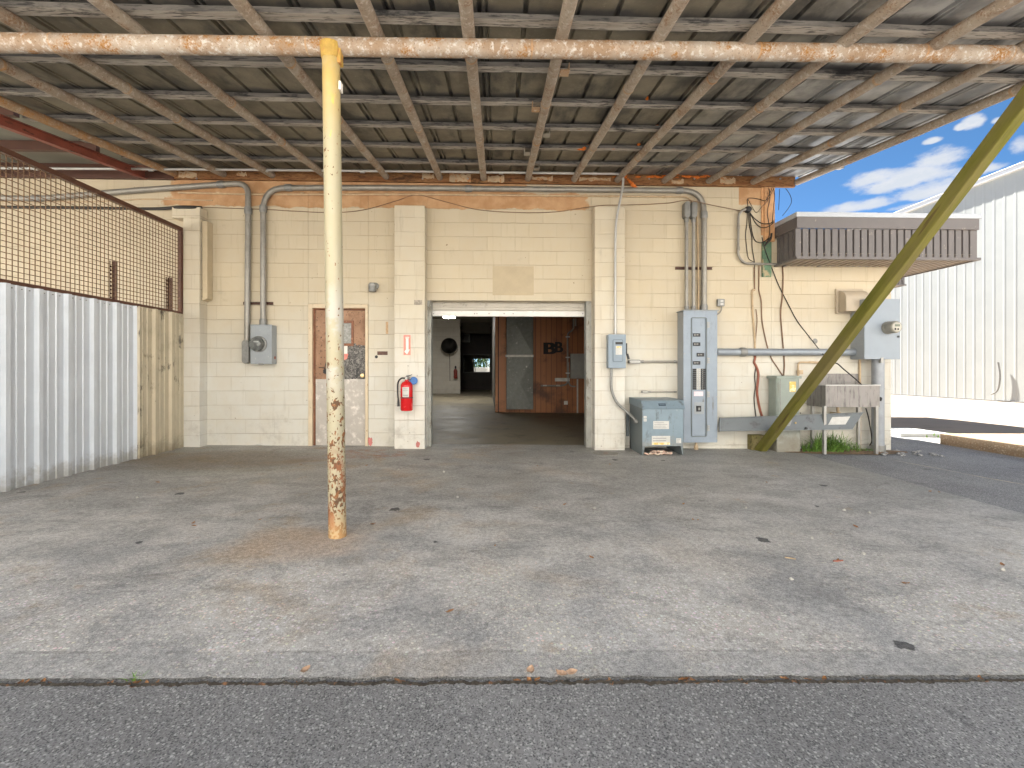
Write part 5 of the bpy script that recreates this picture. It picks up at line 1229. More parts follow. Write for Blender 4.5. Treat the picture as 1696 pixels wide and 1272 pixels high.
MB().lathe([(.068, .154), (.06, .160), (0, .162)], cm, (0, -1, 0), 24).build('meter_face', M('meter_face', (.45, .43, .37), .4), MC, smooth=40)
MB().box(cm.x - .035, cm.x + .035, cm.y - .166, cm.y - .160, cm.z + .004, cm.z + .036).build('display', M('lcd_olive', (.14, .16, .12), .3), MC)
mb = MB(); mb.box(cm.x - .04, cm.x - .02, cm.y - .165, cm.y - .160, cm.z - .045, cm.z - .015); mb.box(cm.x + .0, cm.x + .02, cm.y - .165, cm.y - .160, cm.z - .045, cm.z - .02); mb.split('port', 'dark', MC)
MB().box(fx(1486, yb), fx(1489, yb), yb - .012, yb, fz(1487, 559, yb), fz(1487, 556, yb)).build('seal', 'dark', MC)
mb = MB(); mb.box((x0 + x1) / 2 - .03, (x0 + x1) / 2 + .01, yb - .012, yb + .03, z0 - .05, z0 + .025); mb.build('hasp', 'steel', MC, bevel=.003)
Yq = 6.48
dp_ = tag(MB().tube([V((fx(1454, Yq), Yq, gz(5.4) - .05)), at(1454, 594, Yq)], .078, 18).build('riser_pipe', M('grey_riser', (.30, .32, .345), .5, .2, var=.1, vs=6), smooth=50), 'fat grey riser pipe under the meter cabinet', 'pipe')
MB().tube([V((fx(1454, Yq), Yq, gz(5.4))), V((fx(1454, Yq), Yq, gz(5.4) + .09))], .094, 18).build('base_collar', 'castgrey', dp_, smooth=40)
tag(MB().box(XW + .003, XW + .14, 6.78, 6.98, fz(1480, 625, 6.9), fz(1480, 596, 6.9)).build('side_box', M('pale_side_box', (.52, .56, .60), .45), bevel=.005), 'small pale box around the building corner below the meter cabinet', 'box')
tube_thing('side_riser', fillet([V((XW + .06, 7.0, fz(1482, 658, 7))), V((XW + .06, 7.0, fz(1482, 640, 7))), V((XW + .16, 7.0, fz(1482, 640, 7)))], .02), .016, 'castgrey', 'short capped pipe around the building corner', 'pipe')
tube_thing('wall_pipe', pp([(1424, 746), (1424, 590)], D - .02), .017, 'tanpipe', 'thin painted pipe on the wall beside the fat riser', 'pipe')
# hooded vent
yb = D - .20; x0, x1 = fx(1383, D), fx(1427, D); z0, z1 = fz(1400, 520, D), fz(1400, 479, D)
VT = thing('vent_hood', ((x0 + x1) / 2, D, z0), 'almond plastic hooded wall vent beneath the awning', 'vent')
MB().box(x0, x1, D - .03, D - .003, z0, z1).build('base_plate', 'vent', VT, bevel=.006)
mb = MB(); prof = [V((0, D - .03, z1 - .03))] + [V((0, D - .03 - .15 * math.sin(R(a)), z1 - .17 + .14 * math.cos(R(a)))) for a in range(0, 91, 15)] + [V((0, D - .18, z0 + .02)), V((0, D - .03, z0 + .02))]
mb.extrude(prof, (x0 + .03, 0, 0), (x1 - .02, 0, 0)); mb.build('hood', 'vent', VT, bevel=.008)
mb = MB()
for k in range(5): mb.box(x1 - .18, x1 - .07, D - .183, D - .18, z0 + .05 + k * .016, z0 + .056 + k * .016)
mb.build('louvre_slot', 'castgrey', VT)
mb = MB(); mb.lathe([(.04, 0), (.03, .006), (.012, .008)], at(1350, 565, D), (0, -1, 0), 14); mb.tube([at(1350, 565, D), at(1350, 565, D - .03)], .012, 8); tag(mb.build('wall_stub', 'castgrey'), 'sooty cut pipe stub in the wall above the sink', 'pipe stub')

# telephone pedestal
yf = 6.375; zz = gz(4.3); x0, x1 = fx(1287, yf), fx(1326, yf)
PD = thing('pedestal', ((x0 + x1) / 2, 6.4, zz), 'sage green cable pedestal with yellow sticker behind the mossy brace', 'utility box')
mb = MB(); mb.extrude([V((x0 + .02, yf + .235, 0)), V((x0, yf + .2, 0)), V((x0, yf + .03, 0)), V((x0 + .03, yf, 0)), V((x1 - .03, yf, 0)), V((x1, yf + .03, 0)), V((x1, yf + .2, 0)), V((x1 - .02, yf + .235, 0))], (0, 0, fz(1300, 712, yf)), (0, 0, fz(1300, 626, yf))); mb.build('upper_housing', 'ped', PD, bevel=.008)
MB().box(x0 - .012, x1 + .012, yf - .012, yf + .24, fz(1300, 627, yf), fz(1300, 622.5, yf)).build('lid', 'ped', PD, bevel=.006)
mb = MB(); mb.extrude(rrect(x0 - .008, x1 - .004, zz - .05, fz(1300, 711, yf), .02), (0, yf - .005, 0), (0, yf + .24, 0)); mb.build('base', 'pedbase', PD, bevel=.01)
MB().box(fx(1307.5, yf), fx(1318, yf), yf - .003, yf, fz(1310, 649, yf), fz(1310, 632, yf)).build('yellow_sticker', 'ylabel', PD)
MB().box(x0 + .045, x0 + .052, yf - .004, yf, fz(1300, 712, yf), fz(1300, 628, yf)).build('door_seam', 'castgrey', PD)
MB().lathe([(.008, 0), (.008, .012), (0, .014)], at(1325, 684, yf), (0, -1, 0), 10).build('lock', 'dark', PD)

# loose cover panel propped across
yA, yB = 6.36, 6.13
A0, A1, B0, B1 = at(1191, 714, yA), at(1191, 692.5, yA + .05), at(1412, 711, yB), at(1430, 683, yB + .05)
mb = MB(); th = V((0, .004, 0)); mb.hexa([A0, B0, B0 + th, A0 + th, A1, B1, B1 + th, A1 + th])
CV = tag(mb.build('cover_panel', 'coverpanel', loc=A0), 'long grey steel panel door propped level behind the brace', 'panel door')
mb = MB()
for p, q, h in ((A1, B1, V((0, -.03, 0))), (A0, B0, V((0, -.03, 0)))):
    n = V((0, 0, .004)); mb.hexa([p, q, q + h, p + h, p + n, q + n, q + h + n, p + h + n])
mb.hexa([A0, A0 + V((.004, 0, 0)), A0 + V((.004, -.03, 0)), A0 + V((0, -.03, 0)), A1, A1 + V((.004, 0, 0)), A1 + V((.004, -.03, 0)), A1 + V((0, -.03, 0))]); mb.build('flange', M('flange_grey', (.27, .29, .30), .4, .2), CV)
def onpanel(s, t, o=.004): a = A0 + (B0 - A0) * s; b = A1 + (B1 - A1) * s; return a + (b - a) * t + V((0, -o, .0))
MB().face([onpanel(.80, .30), onpanel(.925, .30), onpanel(.925, .78), onpanel(.80, .78)]).build('paper_label', 'label', CV)
mb = MB(); mb.face([onpanel(.485, .28), onpanel(.525, .28), onpanel(.525, .68), onpanel(.485, .68)]); mb.build('latch_recess', 'castgrey', CV)
MB().lathe([(.012, 0), (.012, .01), (0, .012)], onpanel(.555, .48), (0, -1, 0), 10).build('lock', M('brass_lock', (.5, .36, .15), .4, .5), CV)
MB().lathe([(.02, 0), (.018, .015), (0, .016)], onpanel(.65, .10), (0, -1, 0), 10).build('bumper', 'dark', CV)

# stainless sink on legs
yf, yk = 6.20, 6.58; zz = gz(4.7); x0, x1 = fx(1367.5, yf), fx(1457, yf); z0, z1 = fz(1400, 674.5, yf), fz(1400, 638, yf)
SK = thing('utility_sink', ((x0 + x1) / 2, 6.4, zz), 'stained stainless steel utility sink on angle legs by the wall', 'sink')
mb = MB(); t = .004; mb.box(x0, x1, yf, yf + t, z0, z1); mb.box(x0, x1, yk - t, yk, z0, z1); mb.box(x0, x0 + t, yf + t, yk - t, z0, z1); mb.box(x1 - t, x1, yf + t, yk - t, z0, z1); mb.box(x0 + t, x1 - t, yf + t, yk - t, z0, z0 + t)
BA = mb.build('basin', 'stain', SK)
mb = MB(); mb.box(x0 - .006, x1 + .01, yf - .012, yf, z1 - .008, z1 + .008); mb.box(x0 - .006, x0, yf, yk, z1 - .008, z1 + .006); mb.box(x1, x1 + .01, yf, yk, z1 - .008, z1 + .006); mb.build('rolled_rim', 'emt', BA, bevel=.003)
MB().box(x0 + .05, fx(1422, yk), yk + .002, yk + .018, z1 - .05, fz(1400, 619, yk)).build('splashback', 'stain', SK, bevel=.004)
for px, y0 in ((1364.5, yf), (1450.5, yf), (1372, yk - .05), (1452, yk - .05)):
    xx = fx(px, yf); mb = MB(); mb.box(xx, xx + .036, y0 - .004, y0 - .0005, zz - .0, z0 + .02); mb.box(xx, xx + .004, y0, y0 + .036, zz, z0 + .02); mb.build('leg', 'steel', SK)
mb = MB(); c = V(((x0 + x1) / 2 - .06, 6.4, z0)); mb.tube(fillet([c, c + V((0, 0, -.09)), c + V((.05, .0, -.12)), c + V((.05, .2, -.12))], .04), .02, 10); mb.build('drain_trap', 'tanpipe', SK, smooth=50)
MB().blob(V((x1 + .02, yf + .02, fz(1457, 661, yf))), .03, .2, 2).build('valve_knob', 'dark', SK, smooth=60)
mb = MB(); mb.tube(fillet(pp([(1322, 624), (1322, 600), (1346, 600)], D - .04), .05), .014, 10); mb.box(fx(1319, D), fx(1325, D), D - .07, D - .01, fz(1322, 620, D), fz(1322, 613, D)); mb.tube(pp([(1340, 600), (1375, 601)], D - .04), .019, 10)
tag(mb.build('water_pipe', 'tanpipe', smooth=50), 'bent water pipe with valve over the sage pedestal', 'pipe')
tube_thing('hose', smooth_path(pp([(1376, 603, 6.56), (1386, 602, 6.5), (1398, 612, 6.45), (1416, 627, 6.4), (1430, 640, 6.35)], 6.5), 6), .009, 'cable', 'black hose reaching over the sink from the wall tap', 'hose', 8)
tube_thing('hose', smooth_path(pp([(1434, 676, 6.5), (1438, 690, 6.5), (1442, 712, 6.5), (1444, 730, 6.5), (1440, 738, 6.5)], 6.5), 6), .008, 'cable', 'black hose hanging to the ground under the sink', 'hose', 8)

# ================================================================== small things by the side door
c = at(622, 474, D); LM = thing('wall_light', c, 'small unlit grey wall light over the side door', 'light')
MB().lathe([(.05, 0), (.05, .02), (.035, .028)], c, (0, -1, 0), 18).build('base', 'castgrey', LM, smooth=40)
MB().beam(c + V((-.005, -.03, .0)), c + V((-.02, -.10, -.015)), .05, .06).build('neck', 'castgrey', LM, bevel=.005)
mb = MB(); cc = c + V((-.02, -.09, .03)); mb.lathe([(.04, 0), (.055, -.03), (.055, -.12), (.048, -.125)], cc, (0, 0, 1), 20); mb.build('shade', 'castgrey', LM, smooth=40)
mb = MB(); mb.lathe([(.057, -.02), (.057, -.045)], cc, (0, 0, 1), 20); mb.build('band', 'steel', LM)
NP = tag(MB().box(fx(625, D), fx(642, D), D - .006, D - .001, fz(633, 588, D), fz(633, 582, D)).build('door_plate', M('rust_brown_plate', (.11, .055, .04), .6, var=.3, vs=30), bevel=.002), 'small rust brown plate on the wall beside the side door', 'plate')
tag(MB().lathe([(.02, 0), (.022, .006), (.012, .008), (0, .008)], at(623.5, 591, D), (0, -1, 0), 14).build('bell_hole', 'dark'), 'round black bell hole beneath the rust brown plate', 'hole')
# extinguisher sign, faded
sg = thing('extinguisher_sign', at(674, 590, P_Y), 'faded red and white arrow sign above the wall extinguisher', 'sign')
Y = P_Y - .001; MB().box(fx(668.5, Y), fx(680, Y), Y - .003, Y, fz(674, 588, Y), fz(674, 555, Y)).build('panel', 'redsign', sg)
mb = MB(); y_ = Y - .0045; mb.face([at(671, 558, y_), at(678, 558, y_), at(676.6, 562, y_), at(676.6, 579, y_), at(679, 578.5, y_), at(674.2, 587, y_), at(669.6, 582.5, y_), at(672.2, 579, y_), at(672.2, 562, y_)]); mb.build('arrow', 'whitesign', sg)
text_mesh('FIRE', 'sign_text', 'redsign', at(674.4, 559.9, Y - .0055), .022, sg, depth=.0008)
# extinguisher
cx = at(673.5, 680, 6.33); r = .083
FE = thing('fire_extinguisher', V((cx.x, 6.33, cx.z)), 'bright red fire extinguisher hung on the pilaster by the doorway', 'fire extinguisher')
o0 = V((cx.x, 6.33, cx.z)); Ht = .36
MB().lathe([(r * .9, 0), (r, .012), (r, Ht - .03), (r * .95, Ht - .005), (r * .75, Ht + .028), (r * .36, Ht + .048), (.024, Ht + .052), (.024, Ht + .07)], o0, (0, 0, 1), 36).build('cylinder', 'red', FE, smooth=35)
mb = MB(); mb.lathe([(.022, Ht + .065), (.026, Ht + .07), (.026, Ht + .10), (.016, Ht + .105)], o0, (0, 0, 1), 16); vv = mb.build('valve', 'steel', FE, smooth=40)
mb = MB(); tp = o0 + V((0, 0, Ht + .1)); mb.beam(tp + V((-.02, 0, 0)), tp + V((.075, -.01, .035)), .02, .008); mb.beam(tp + V((-.02, 0, -.018)), tp + V((.07, -.01, -.035)), .02, .008); mb.build('handle', 'dark', vv, bevel=.002)
MB().lathe([(.016, 0), (.016, .012), (0, .014)], o0 + V((0, -.026, Ht + .085)), (0, -1, 0), 14).build('gauge', 'label', vv)
MB().tube(smooth_path([o0 + V((-.02, -.01, Ht + .085)), o0 + V((-.07, -.02, Ht + .085)), o0 + V((-.11, -.03, Ht + .03)), o0 + V((-.117, -.03, Ht - .08)), o0 + V((-.113, -.03, .20)), o0 + V((-.108, -.03, .16))], 6), .0115, 10).build('hose', 'dark', FE, smooth=60)
MB().tube([o0 + V((-.108, -.03, .17)), o0 + V((-.105, -.03, .06))], [.011, .018], 12).build('nozzle', 'dark', FE, smooth=40)
mb = MB(); n = 12
for k in range(n):
    a, b = R(-122 + 64 * k / n), R(-122 + 64 * (k + 1) / n); e = r + .0012
    mb.face([o0 + V((e * math.cos(a), e * math.sin(a), .19)), o0 + V((e * math.cos(b), e * math.sin(b), .19)), o0 + V((e * math.cos(b), e * math.sin(b), .325)), o0 + V((e * math.cos(a), e * math.sin(a), .325))])
LBf = mb.build('label', 'label', FE)
mb = MB()
for kz, w in ((.30, 20), (.275, 24), (.215, 25), (.205, 22)):
    for k in range(n):
        a, b = R(-90 - w + 2 * w * k / n), R(-90 - w + 2 * w * (k + 1) / n); e = r + .002
        mb.face([o0 + V((e * math.cos(a), e * math.sin(a), kz)), o0 + V((e * math.cos(b), e * math.sin(b), kz)), o0 + V((e * math.cos(b), e * math.sin(b), kz + .006)), o0 + V((e * math.cos(a), e * math.sin(a), kz + .006))])
mb.split('print_line', 'castgrey', LBf)
mb = MB(); mb.lathe([(r + .001, .172), (r + .003, .174), (r + .003, .184), (r + .001, .186)], o0, (0, 0, 1), 36); mb.build('strap', 'dark', FE)
mb = MB(); mb.box(o0.x - .02, o0.x + .02, o0.y + r - .005, P_Y - .001, o0.z + .1, o0.z + Ht + .13); mb.build('wall_bracket', 'castgrey', FE)
tag(MB().lathe([(.055, 0), (.055, .012), (.048, .014)], o0 + V((.085, .06, Ht + .05)), (.25, -1, .1), 20).build('blue_disc', 'blue', bevel=.002), 'round blue tag hung behind the bright red extinguisher', 'tag')

# ================================================================== cables and pipes on the wall
W_ = D - .012
def cab(name, pts, r, mat, label, Y=W_, cat='cable', sm=6): return tube_thing(name, smooth_path(pp(pts, Y), sm), r, mat, label, cat, 6)
cab('telephone_wire', [(330, 343), (440, 347), (540, 352), (600, 348), (655, 333), (690, 323), (730, 332), (790, 347), (860, 352), (920, 351), (960, 345), (983, 342, 6.41), (1000, 340, 6.40), (1037, 339.5, 6.40), (1048, 339, 6.47), (1060, 338.7, 6.57), (1075, 338.2, 6.605), (1092, 337.2, 6.61), (1110, 336), (1140, 332, 6.50), (1180, 340, 6.5), (1236, 351)], .0055, 'browncable', 'thin brown wire sagging along the orange band above the doorway')
cab('feed_cable', [(-120, 341), (0, 343), (120, 344), (250, 346), (300, 343, 6.43), (335, 344, 6.5)], .022, 'cable', 'thick dark cable running along the wall behind the mesh')
cab('painted_cable', [(-120, 333), (60, 334), (160, 334), (235, 330), (300, 331), (352, 332)], .009, 'tanpipe', 'painted cable under the sloping conduit in the mesh bay')
Yx = D - .04
cF = tag(MB().tube(fillet(pp([(1240, 346), (1229, 348), (1223, 356), (1222.5, 424), (1232, 436), (1250, 437), (1440, 440)], Yx), .14), .0175, 10).build('low_conduit', 'conduit', smooth=50), 'thin conduit dropping then running under the awning', 'conduit')
couple(cF, [(at(1223, 376, Yx), (0, 0, 1)), (at(1223, 412, Yx), (0, 0, 1)), (at(1245, 436.6, Yx), (1, 0, 0))], .0175, .03, 'conduit')
mb = MB()
for px in (1300, 1357, 1407): mb.box(fx(px, Yx) - .015, fx(px, Yx) + .015, Yx - .02, D - .003, fz(px, 438, Yx) - .03, fz(px, 438, Yx) + .02)
mb.split('strap', 'castgrey', cF)
JB = MB(); c = at(1239, 347, D - .03); JB.lathe([(.045, -.03), (.05, 0), (.04, .03), (.022, .035), (0, .03)], c, (0, -1, 0), 16); tag(JB.build('splice_box', 'dark', smooth=40), 'black round splice box where the wall wires meet', 'junction box')
tang = [
 ('black wire looping from splice box down the block wall', [(1238, 352), (1237, 370), (1235, 390), (1237, 412), (1240, 428), (1249, 434)], .005),
 ('black wire falling from splice box past the low conduit', [(1240, 352), (1241, 372), (1245, 392), (1246, 412), (1249, 430), (1250, 445), (1250, 480)], .006),
 ('black wire swinging from splice box onto the corner post', [(1242, 353), (1244, 375), (1249, 396), (1258, 402), (1266, 400, 6.58), (1272, 395, 6.57)], .007),
 ('black wire curving from splice box to the awning corner', [(1242, 352), (1250, 362), (1262, 370, 6.58), (1275, 370, 6.5), (1281, 366, 6.35)], .007),
 ('second black wire curving lower from splice box to the awning corner', [(1243, 354), (1252, 370), (1262, 377, 6.58), (1273, 375, 6.5), (1282, 368, 6.33)], .006),
 ('black wire looping above the splice box to the ledger end', [(1239, 343), (1238, 330), (1245, 328), (1258, 330), (1268, 332, 6.57), (1276, 318, 6.55), (1279, 310, 6.54)], .005),
 ('thin wire crossing the orange corner paint in a hanging loop', [(1239, 330), (1246, 343), (1253, 352), (1262, 342, 6.58), (1272, 331, 6.57), (1283, 308, 6.55)], .004),
 ('wires bundled down the face of the orange corner post', [(1274, 313, 6.57), (1275, 330, 6.56), (1271, 352, 6.56), (1275, 380, 6.56), (1272, 398, 6.57)], .006),
 ('black wire dangling free beyond the ledger end', [(1281, 312, 6.55), (1283, 324, 6.54), (1281.5, 340, 6.52), (1280, 356, 6.45), (1279, 370, 6.4)], .005),
 ('loose wire hanging free in the open air beside the ledger', [(1291, 313, 6.5), (1290.5, 330, 6.5), (1289.5, 348, 6.5)], .004),
 ('wire bowing out from the ledger end to the awning top', [(1301, 312, 6.5), (1308, 322, 6.48), (1311, 334, 6.4), (1305, 346, 6.3), (1296, 357, 6.16)], .004),
 ('dark bundle of wires wrapped at the foot of the corner post', [(1278, 386, 6.5), (1276, 396, 6.53), (1270, 403, 6.56), (1266, 407, 6.57), (1271, 401, 6.55), (1277, 392, 6.5)], .013)]
for lab_, pts, r in tang: cab('loose_wire', pts, r, 'cable', lab_)
cab('diagonal_cable', [(1262, 393, 6.57), (1268, 416, 6.57), (1280, 448), (1290, 473), (1305, 503), (1320, 531), (1342, 560), (1364, 588, 6.5)], .0065, 'cable', 'long black cable slanting down the wall behind the brace')
cab('drop_cable', [(1249, 443), (1249.5, 462), (1250, 480)], .008, 'browncable', 'short brown cable above the tan drop pipe')
cab('drop_cable', [(1257, 440), (1257, 470), (1257, 482), (1261, 500), (1262, 530), (1268, 562), (1276, 590), (1287, 608), (1297, 623)], .008, 'browncable', 'brown cable bowing across the wall to the pedestal lid')
cab('drop_cable', [(1296, 441), (1297, 460), (1296, 490), (1293, 520), (1296, 560), (1299, 600), (1298, 622)], .009, 'browncable', 'brown cable dropping plumb to the pedestal from the awning')
cab('tan_drop_pipe', [(1250, 481), (1246, 483), (1247, 520), (1250, 560), (1250.5, 580)], .014, 'tanpipe', 'tan painted pipe dropping down the wall to the red hose', cat='pipe')
cab('grey_drop_wire', [(1252, 512), (1254, 530), (1252, 556), (1251, 580)], .006, 'browncable', 'thin wire bulging beside the tan drop pipe')
cab('red_hose', [(1250, 578), (1250.5, 592), (1249, 600), (1253, 608), (1256, 620), (1254, 645), (1255, 660), (1259, 680), (1263, 692)], .017, 'redhose', 'red brown hose curving down the wall to the cover panel', cat='hose')
cab('black_drop_wire', [(1250, 590), (1248, 600), (1252, 607), (1250, 622), (1251, 640), (1249, 660), (1252, 690)], .007, 'cable', 'black wire wandering beside the red brown hose')

# ================================================================== plants, litter
rnd = random.Random(4)
mb = MB(); base = ong(1382, 745)
def blade(root, lean, L, w, bend):
    a = rnd.uniform(0, 6.283) if lean is None else lean; d = V((math.cos(a), math.sin(a), 0)); s = V((-d.y, d.x, 0)); prev = None; n = 5
    for k in range(n + 1):
        t = k / n; p = root + d * (bend * t * t * L) + V((0, 0, L * (t - .42 * bend * t * t))); ww = w * (1 - t) ** .7 * .5 + .0005
        q = (mb.bm.verts.new(p - s * ww), mb.bm.verts.new(p + s * ww))
        if prev: mb.bm.faces.new((prev[0], prev[1], q[1], q[0]))
        prev = q
for k in range(560):
    g = rnd.random(); px = rnd.gauss(1374, 22); Y = rnd.uniform(6.3, 6.57); x = fx(max(1330, min(1420, px)), Y)
    blade(V((x, Y, gz(x) - .02)), None, rnd.uniform(.14, .40) * (1.0 if abs(px - 1375) < 28 else .6), rnd.uniform(.008, .016), rnd.uniform(.2, 1.1))
tag(mb.build('grass_clump', 'grass'), 'bright green grass tuft growing at the wall behind the sink leg', 'grass tuft')
mb = MB()
for k in range(120):
    Y = rnd.uniform(6.35, 6.55); x = fx(rnd.uniform(1412, 1446), Y); blade(V((x, Y, gz(x) - .02)), None, rnd.uniform(.04, .11), rnd.uniform(.008, .02), rnd.uniform(.5, 1.2))
tag(mb.build('weed', 'weed'), 'low creeping weeds beside the sink leg at the wall corner', 'weed')
mb = MB(); c = ong(1533, 722)
for k in range(46): blade(c + V((rnd.gauss(0, .10), rnd.gauss(0, .08), -.01)), None, rnd.uniform(.06, .15), rnd.uniform(.02, .035), rnd.uniform(.5, 1.2))
tag(mb.build('weed', 'weed'), 'small bright weed in the paving joint near the kerb', 'weed')
mb = MB(); n = 40      # bed of leaf mould at the wall
ring = [V((5.0 + .95 * math.cos(2 * math.pi * k / n) * (1 + .12 * mnoise.noise(V((k * .5, 0, 0)))), 6.42 + .23 * math.sin(2 * math.pi * k / n) * (1 + .3 * mnoise.noise(V((k * .7, 3, 0)))), 0)) for k in range(n)]
for p in ring: p.z = gz(p.x) + .003
cc = V((5.0, 6.45, gz(5.0) + .03)); mid = [cc + (p - cc) * .6 + V((0, 0, .012 * mnoise.noise(p * 6))) for p in ring]
for k in range(n):
    l = (k + 1) % n; mb.face([ring[k], ring[l], mid[l], mid[k]]); mb.face([mid[k], mid[l], cc])
tag(mb.build('soil_bed', 'dirt', smooth=60), kind='structure')
def leaf_mesh(name, mat, L=.06, W=.028):
    mb = MB(); prof = [(0, 0), (.25, .7), (.5, 1), (.75, .7), (1, 0)]; c = [mb.bm.verts.new((L * (t - .5), 0, .004 + .010 * (t - .5) ** 2 * 4)) for t, _ in prof]
    for s in (1, -1):
        e = [mb.bm.verts.new((L * (t - .5), s * W * .5 * w, .006 + .012 * w * (t ** 1.5))) for t, w in prof[1:-1]]
        mb.bm.faces.new((c[0], e[0], c[1])) ; mb.bm.faces.new((c[1], e[0], e[1], c[2])); mb.bm.faces.new((c[2], e[1], e[2], c[3])); mb.bm.faces.new((c[3], e[2], c[4]))
    return mb.build(name, mat, loc=(0, 0, 0), smooth=60)
def scatter(proto, spots, label, cat, group):
    for i, (p, s, rz, tilt) in enumerate(spots):
        o = proto if i == 0 else proto.copy()
        if i: COL.objects.link(o)
        o.location = p; o.scale = (s, s, s); o.rotation_euler = (tilt, tilt * .5, rz); tag(o, label, cat, group)
sp = []
for k in range(64):
    px = rnd.choice((60, 230, 500, 660, 880, 940, 1010, 1112, 1160, 1250, 1330, 1420, 1610)) + rnd.gauss(0, 26); p = ong(px, 1122); sp.append((V((p.x, edge_y(p.x) - rnd.uniform(.0, .022), gz(p.x) - .016)), rnd.uniform(.35, .8), rnd.uniform(0, 6.28), rnd.uniform(-.3, .3)))
scatter(leaf_mesh('fallen_leaf', 'dryleaf', .05, .022), sp, 'curled brown leaf caught along the apron front edge', 'leaf', 'dry leaves along the apron edge')
sp = []
for px, py in ((630, 757), (607, 772), (935, 837), (1132, 836), (1148, 862), (1156, 862), (1418, 874), (1388, 929), (618, 869), (430, 862), (322, 872), (262, 800), (498, 770), (1660, 937), (1540, 815), (1556, 816), (228, 735), (1010, 770), (820, 905), (745, 1015), (1500, 968), (1270, 800), (890, 772), (980, 925), (320, 868)):
    p = ong(px, py); sp.append((p + V((0, 0, .001)), rnd.uniform(.5, 1.0), rnd.uniform(0, 6.28), rnd.uniform(-.12, .12)))
scatter(leaf_mesh('fallen_leaf', 'dryleaf', .055, .024), sp, 'single dry brown leaf lying loose on the grey apron', 'leaf', 'dry leaves scattered on the apron')
sp = []
for px, py in ((878, 1114), (930, 1119), (946, 1117), (505, 1113)): p = ong(px, py); sp.append((p + V((0, 0, .002)), rnd.uniform(.9, 1.2), rnd.uniform(0, 6.28), .1))
scatter(leaf_mesh('fallen_leaf', 'paleleaf', .05, .03), sp, 'pale pinkish leaf lying flat at the apron front edge', 'leaf', 'pale leaves at the apron edge')
mb = MB(); mb.blob((0, 0, .006), .011, .3, 1, (1.2, 1, .7)); pb = mb.build('pebble', 'pebble', loc=(0, 0, 0)); sp = []
for px, py in ((735, 782), (860, 783), (758, 824), (722, 783), (985, 843), (1030, 800), (1068, 772), (1236, 842), (1290, 904), (1310, 960), (1098, 926), (660, 778), (590, 748), (440, 756), (348, 748), (228, 825), (1440, 850), (1430, 918), (1225, 960), (1660, 945), (1345, 892), (1398, 846), (1052, 965), (1120, 745)):
    p = ong(px, py); sp.append((p, rnd.uniform(.5, 1.2), rnd.uniform(0, 6.28), 0))
scatter(pb, sp, 'white pebble chip lying on the grey apron', 'pebble', 'white chips on the apron')
for lab_, q in (('pale twig lying across the lane beside the apron', [(650, 1129), (665, 1135), (677, 1140)]), ('thin brown twig lying on the open apron', [(1380, 929), (1388, 929), (1396, 928)]), ('broken pale stick lying on the apron', [(1300, 923), (1308, 924), (1318, 926)])):
    z = -.018 if q[0][1] > 1125 else .004; tag(MB().tube([ong(a, b, z) for a, b in q], .004, 6).build('twig', 'tanpipe' if 'pale' in lab_ else 'redhose'), lab_, 'twig')
for k in range(9):      # low weed sprig in the apron joint
    pass
mb = MB(); c = ong(228, 1119)
for k in range(14): blade(c + V((rnd.gauss(0, .012), -.01, -.02)), None, rnd.uniform(.02, .05), .005, rnd.uniform(.3, 1))
tag(mb.build('weed', 'weed'), 'tiny weed sprouting from the apron front joint', 'weed')
p = ong(432, 737); mb = MB(); mb.blob(p + V((0, -.03, .012)), .028, .5, 2, (1.6, .8, .45)); tag(mb.build('paper_scrap', 'label'), 'crumpled white paper scrap at the wall foot', 'litter')
c = ong(1003, 751); mb = MB(); mb.lathe([(.17, 0), (.17, .004), (0, .005)], c, (0, 0, 1), 26); CO = tag(mb.build('cleanout_cover', M('grey_cover', (.27, .255, .23), .8, var=.2, vs=9), loc=c), 'round flat drain cover in the apron beside the pilaster', 'cover'); MB().box(c.x - .03, c.x + .03, c.y - .012, c.y + .012, c.z + .0045, c.z + .007).build('lifting_slot', 'redsteel', CO)
q0, q1 = ong(1480, 722), ong(1528, 722); mb = MB(); mb.box(q0.x + .05, q0.x + .95, q0.y - .1, q0.y + .75, gz(6.5) - .03, gz(6.5) + .05); tag(mb.build('utility_slab', M('pale_slab', (.40, .41, .40), .8, var=.1, vs=8), bevel=.01), 'flat pale utility slab set in the paving past the corner', 'slab')
mb = MB()
for k in range(30):
    x = rnd.uniform(5.3, 6.3); y = 6.35 + rnd.uniform(-.25, .25); mb = MB(); mb.blob((x, y, gz(x) + .005), rnd.uniform(.012, .035), .35, 1, (1.3, 1, .6)); tag(mb.build('rubble_chunk', 'asphalt2'), 'broken grey chunk of paving at the wall corner', 'rubble', 'rubble chunks at the corner')

# ================================================================== sun, sky, camera
sx, sy = .17, -.72
el = math.atan2(1, math.hypot(sx, sy)); az = math.atan2(-sx, -sy)
sd = bpy.data.lights.new('sun', 'SUN'); sd.energy = 5.0; sd.angle = R(.53); sd.color = (1, .95, .87)
so = bpy.data.objects.new('sun', sd); COL.objects.link(so); so.rotation_euler = V((sx, sy, -1)).to_track_quat('-Z', 'Y').to_euler(); so.location = (-3, 15, 20)
w = bpy.data.worlds.new('World'); SC.world = w; w.use_nodes = True; nt = w.node_tree; bg = nt.nodes['Background']
sky = N(nt, 'ShaderNodeTexSky', sky_type='NISHITA'); sky.sun_disc = False; sky.sun_elevation = el; sky.sun_rotation = az; sky.air_density = .3; sky.dust_density = .15; sky.ozone_density = 1.0
gen = N(nt, 'ShaderNodeTexCoord').outputs['Generated']; sp_ = N(nt, 'ShaderNodeSeparateXYZ', {0: gen}); gx, gy, gzz_ = sp_.outputs
azn = math_(nt, 'ARCTAN2', gx, gy); eln = math_(nt, 'ARCSINE', gzz_)
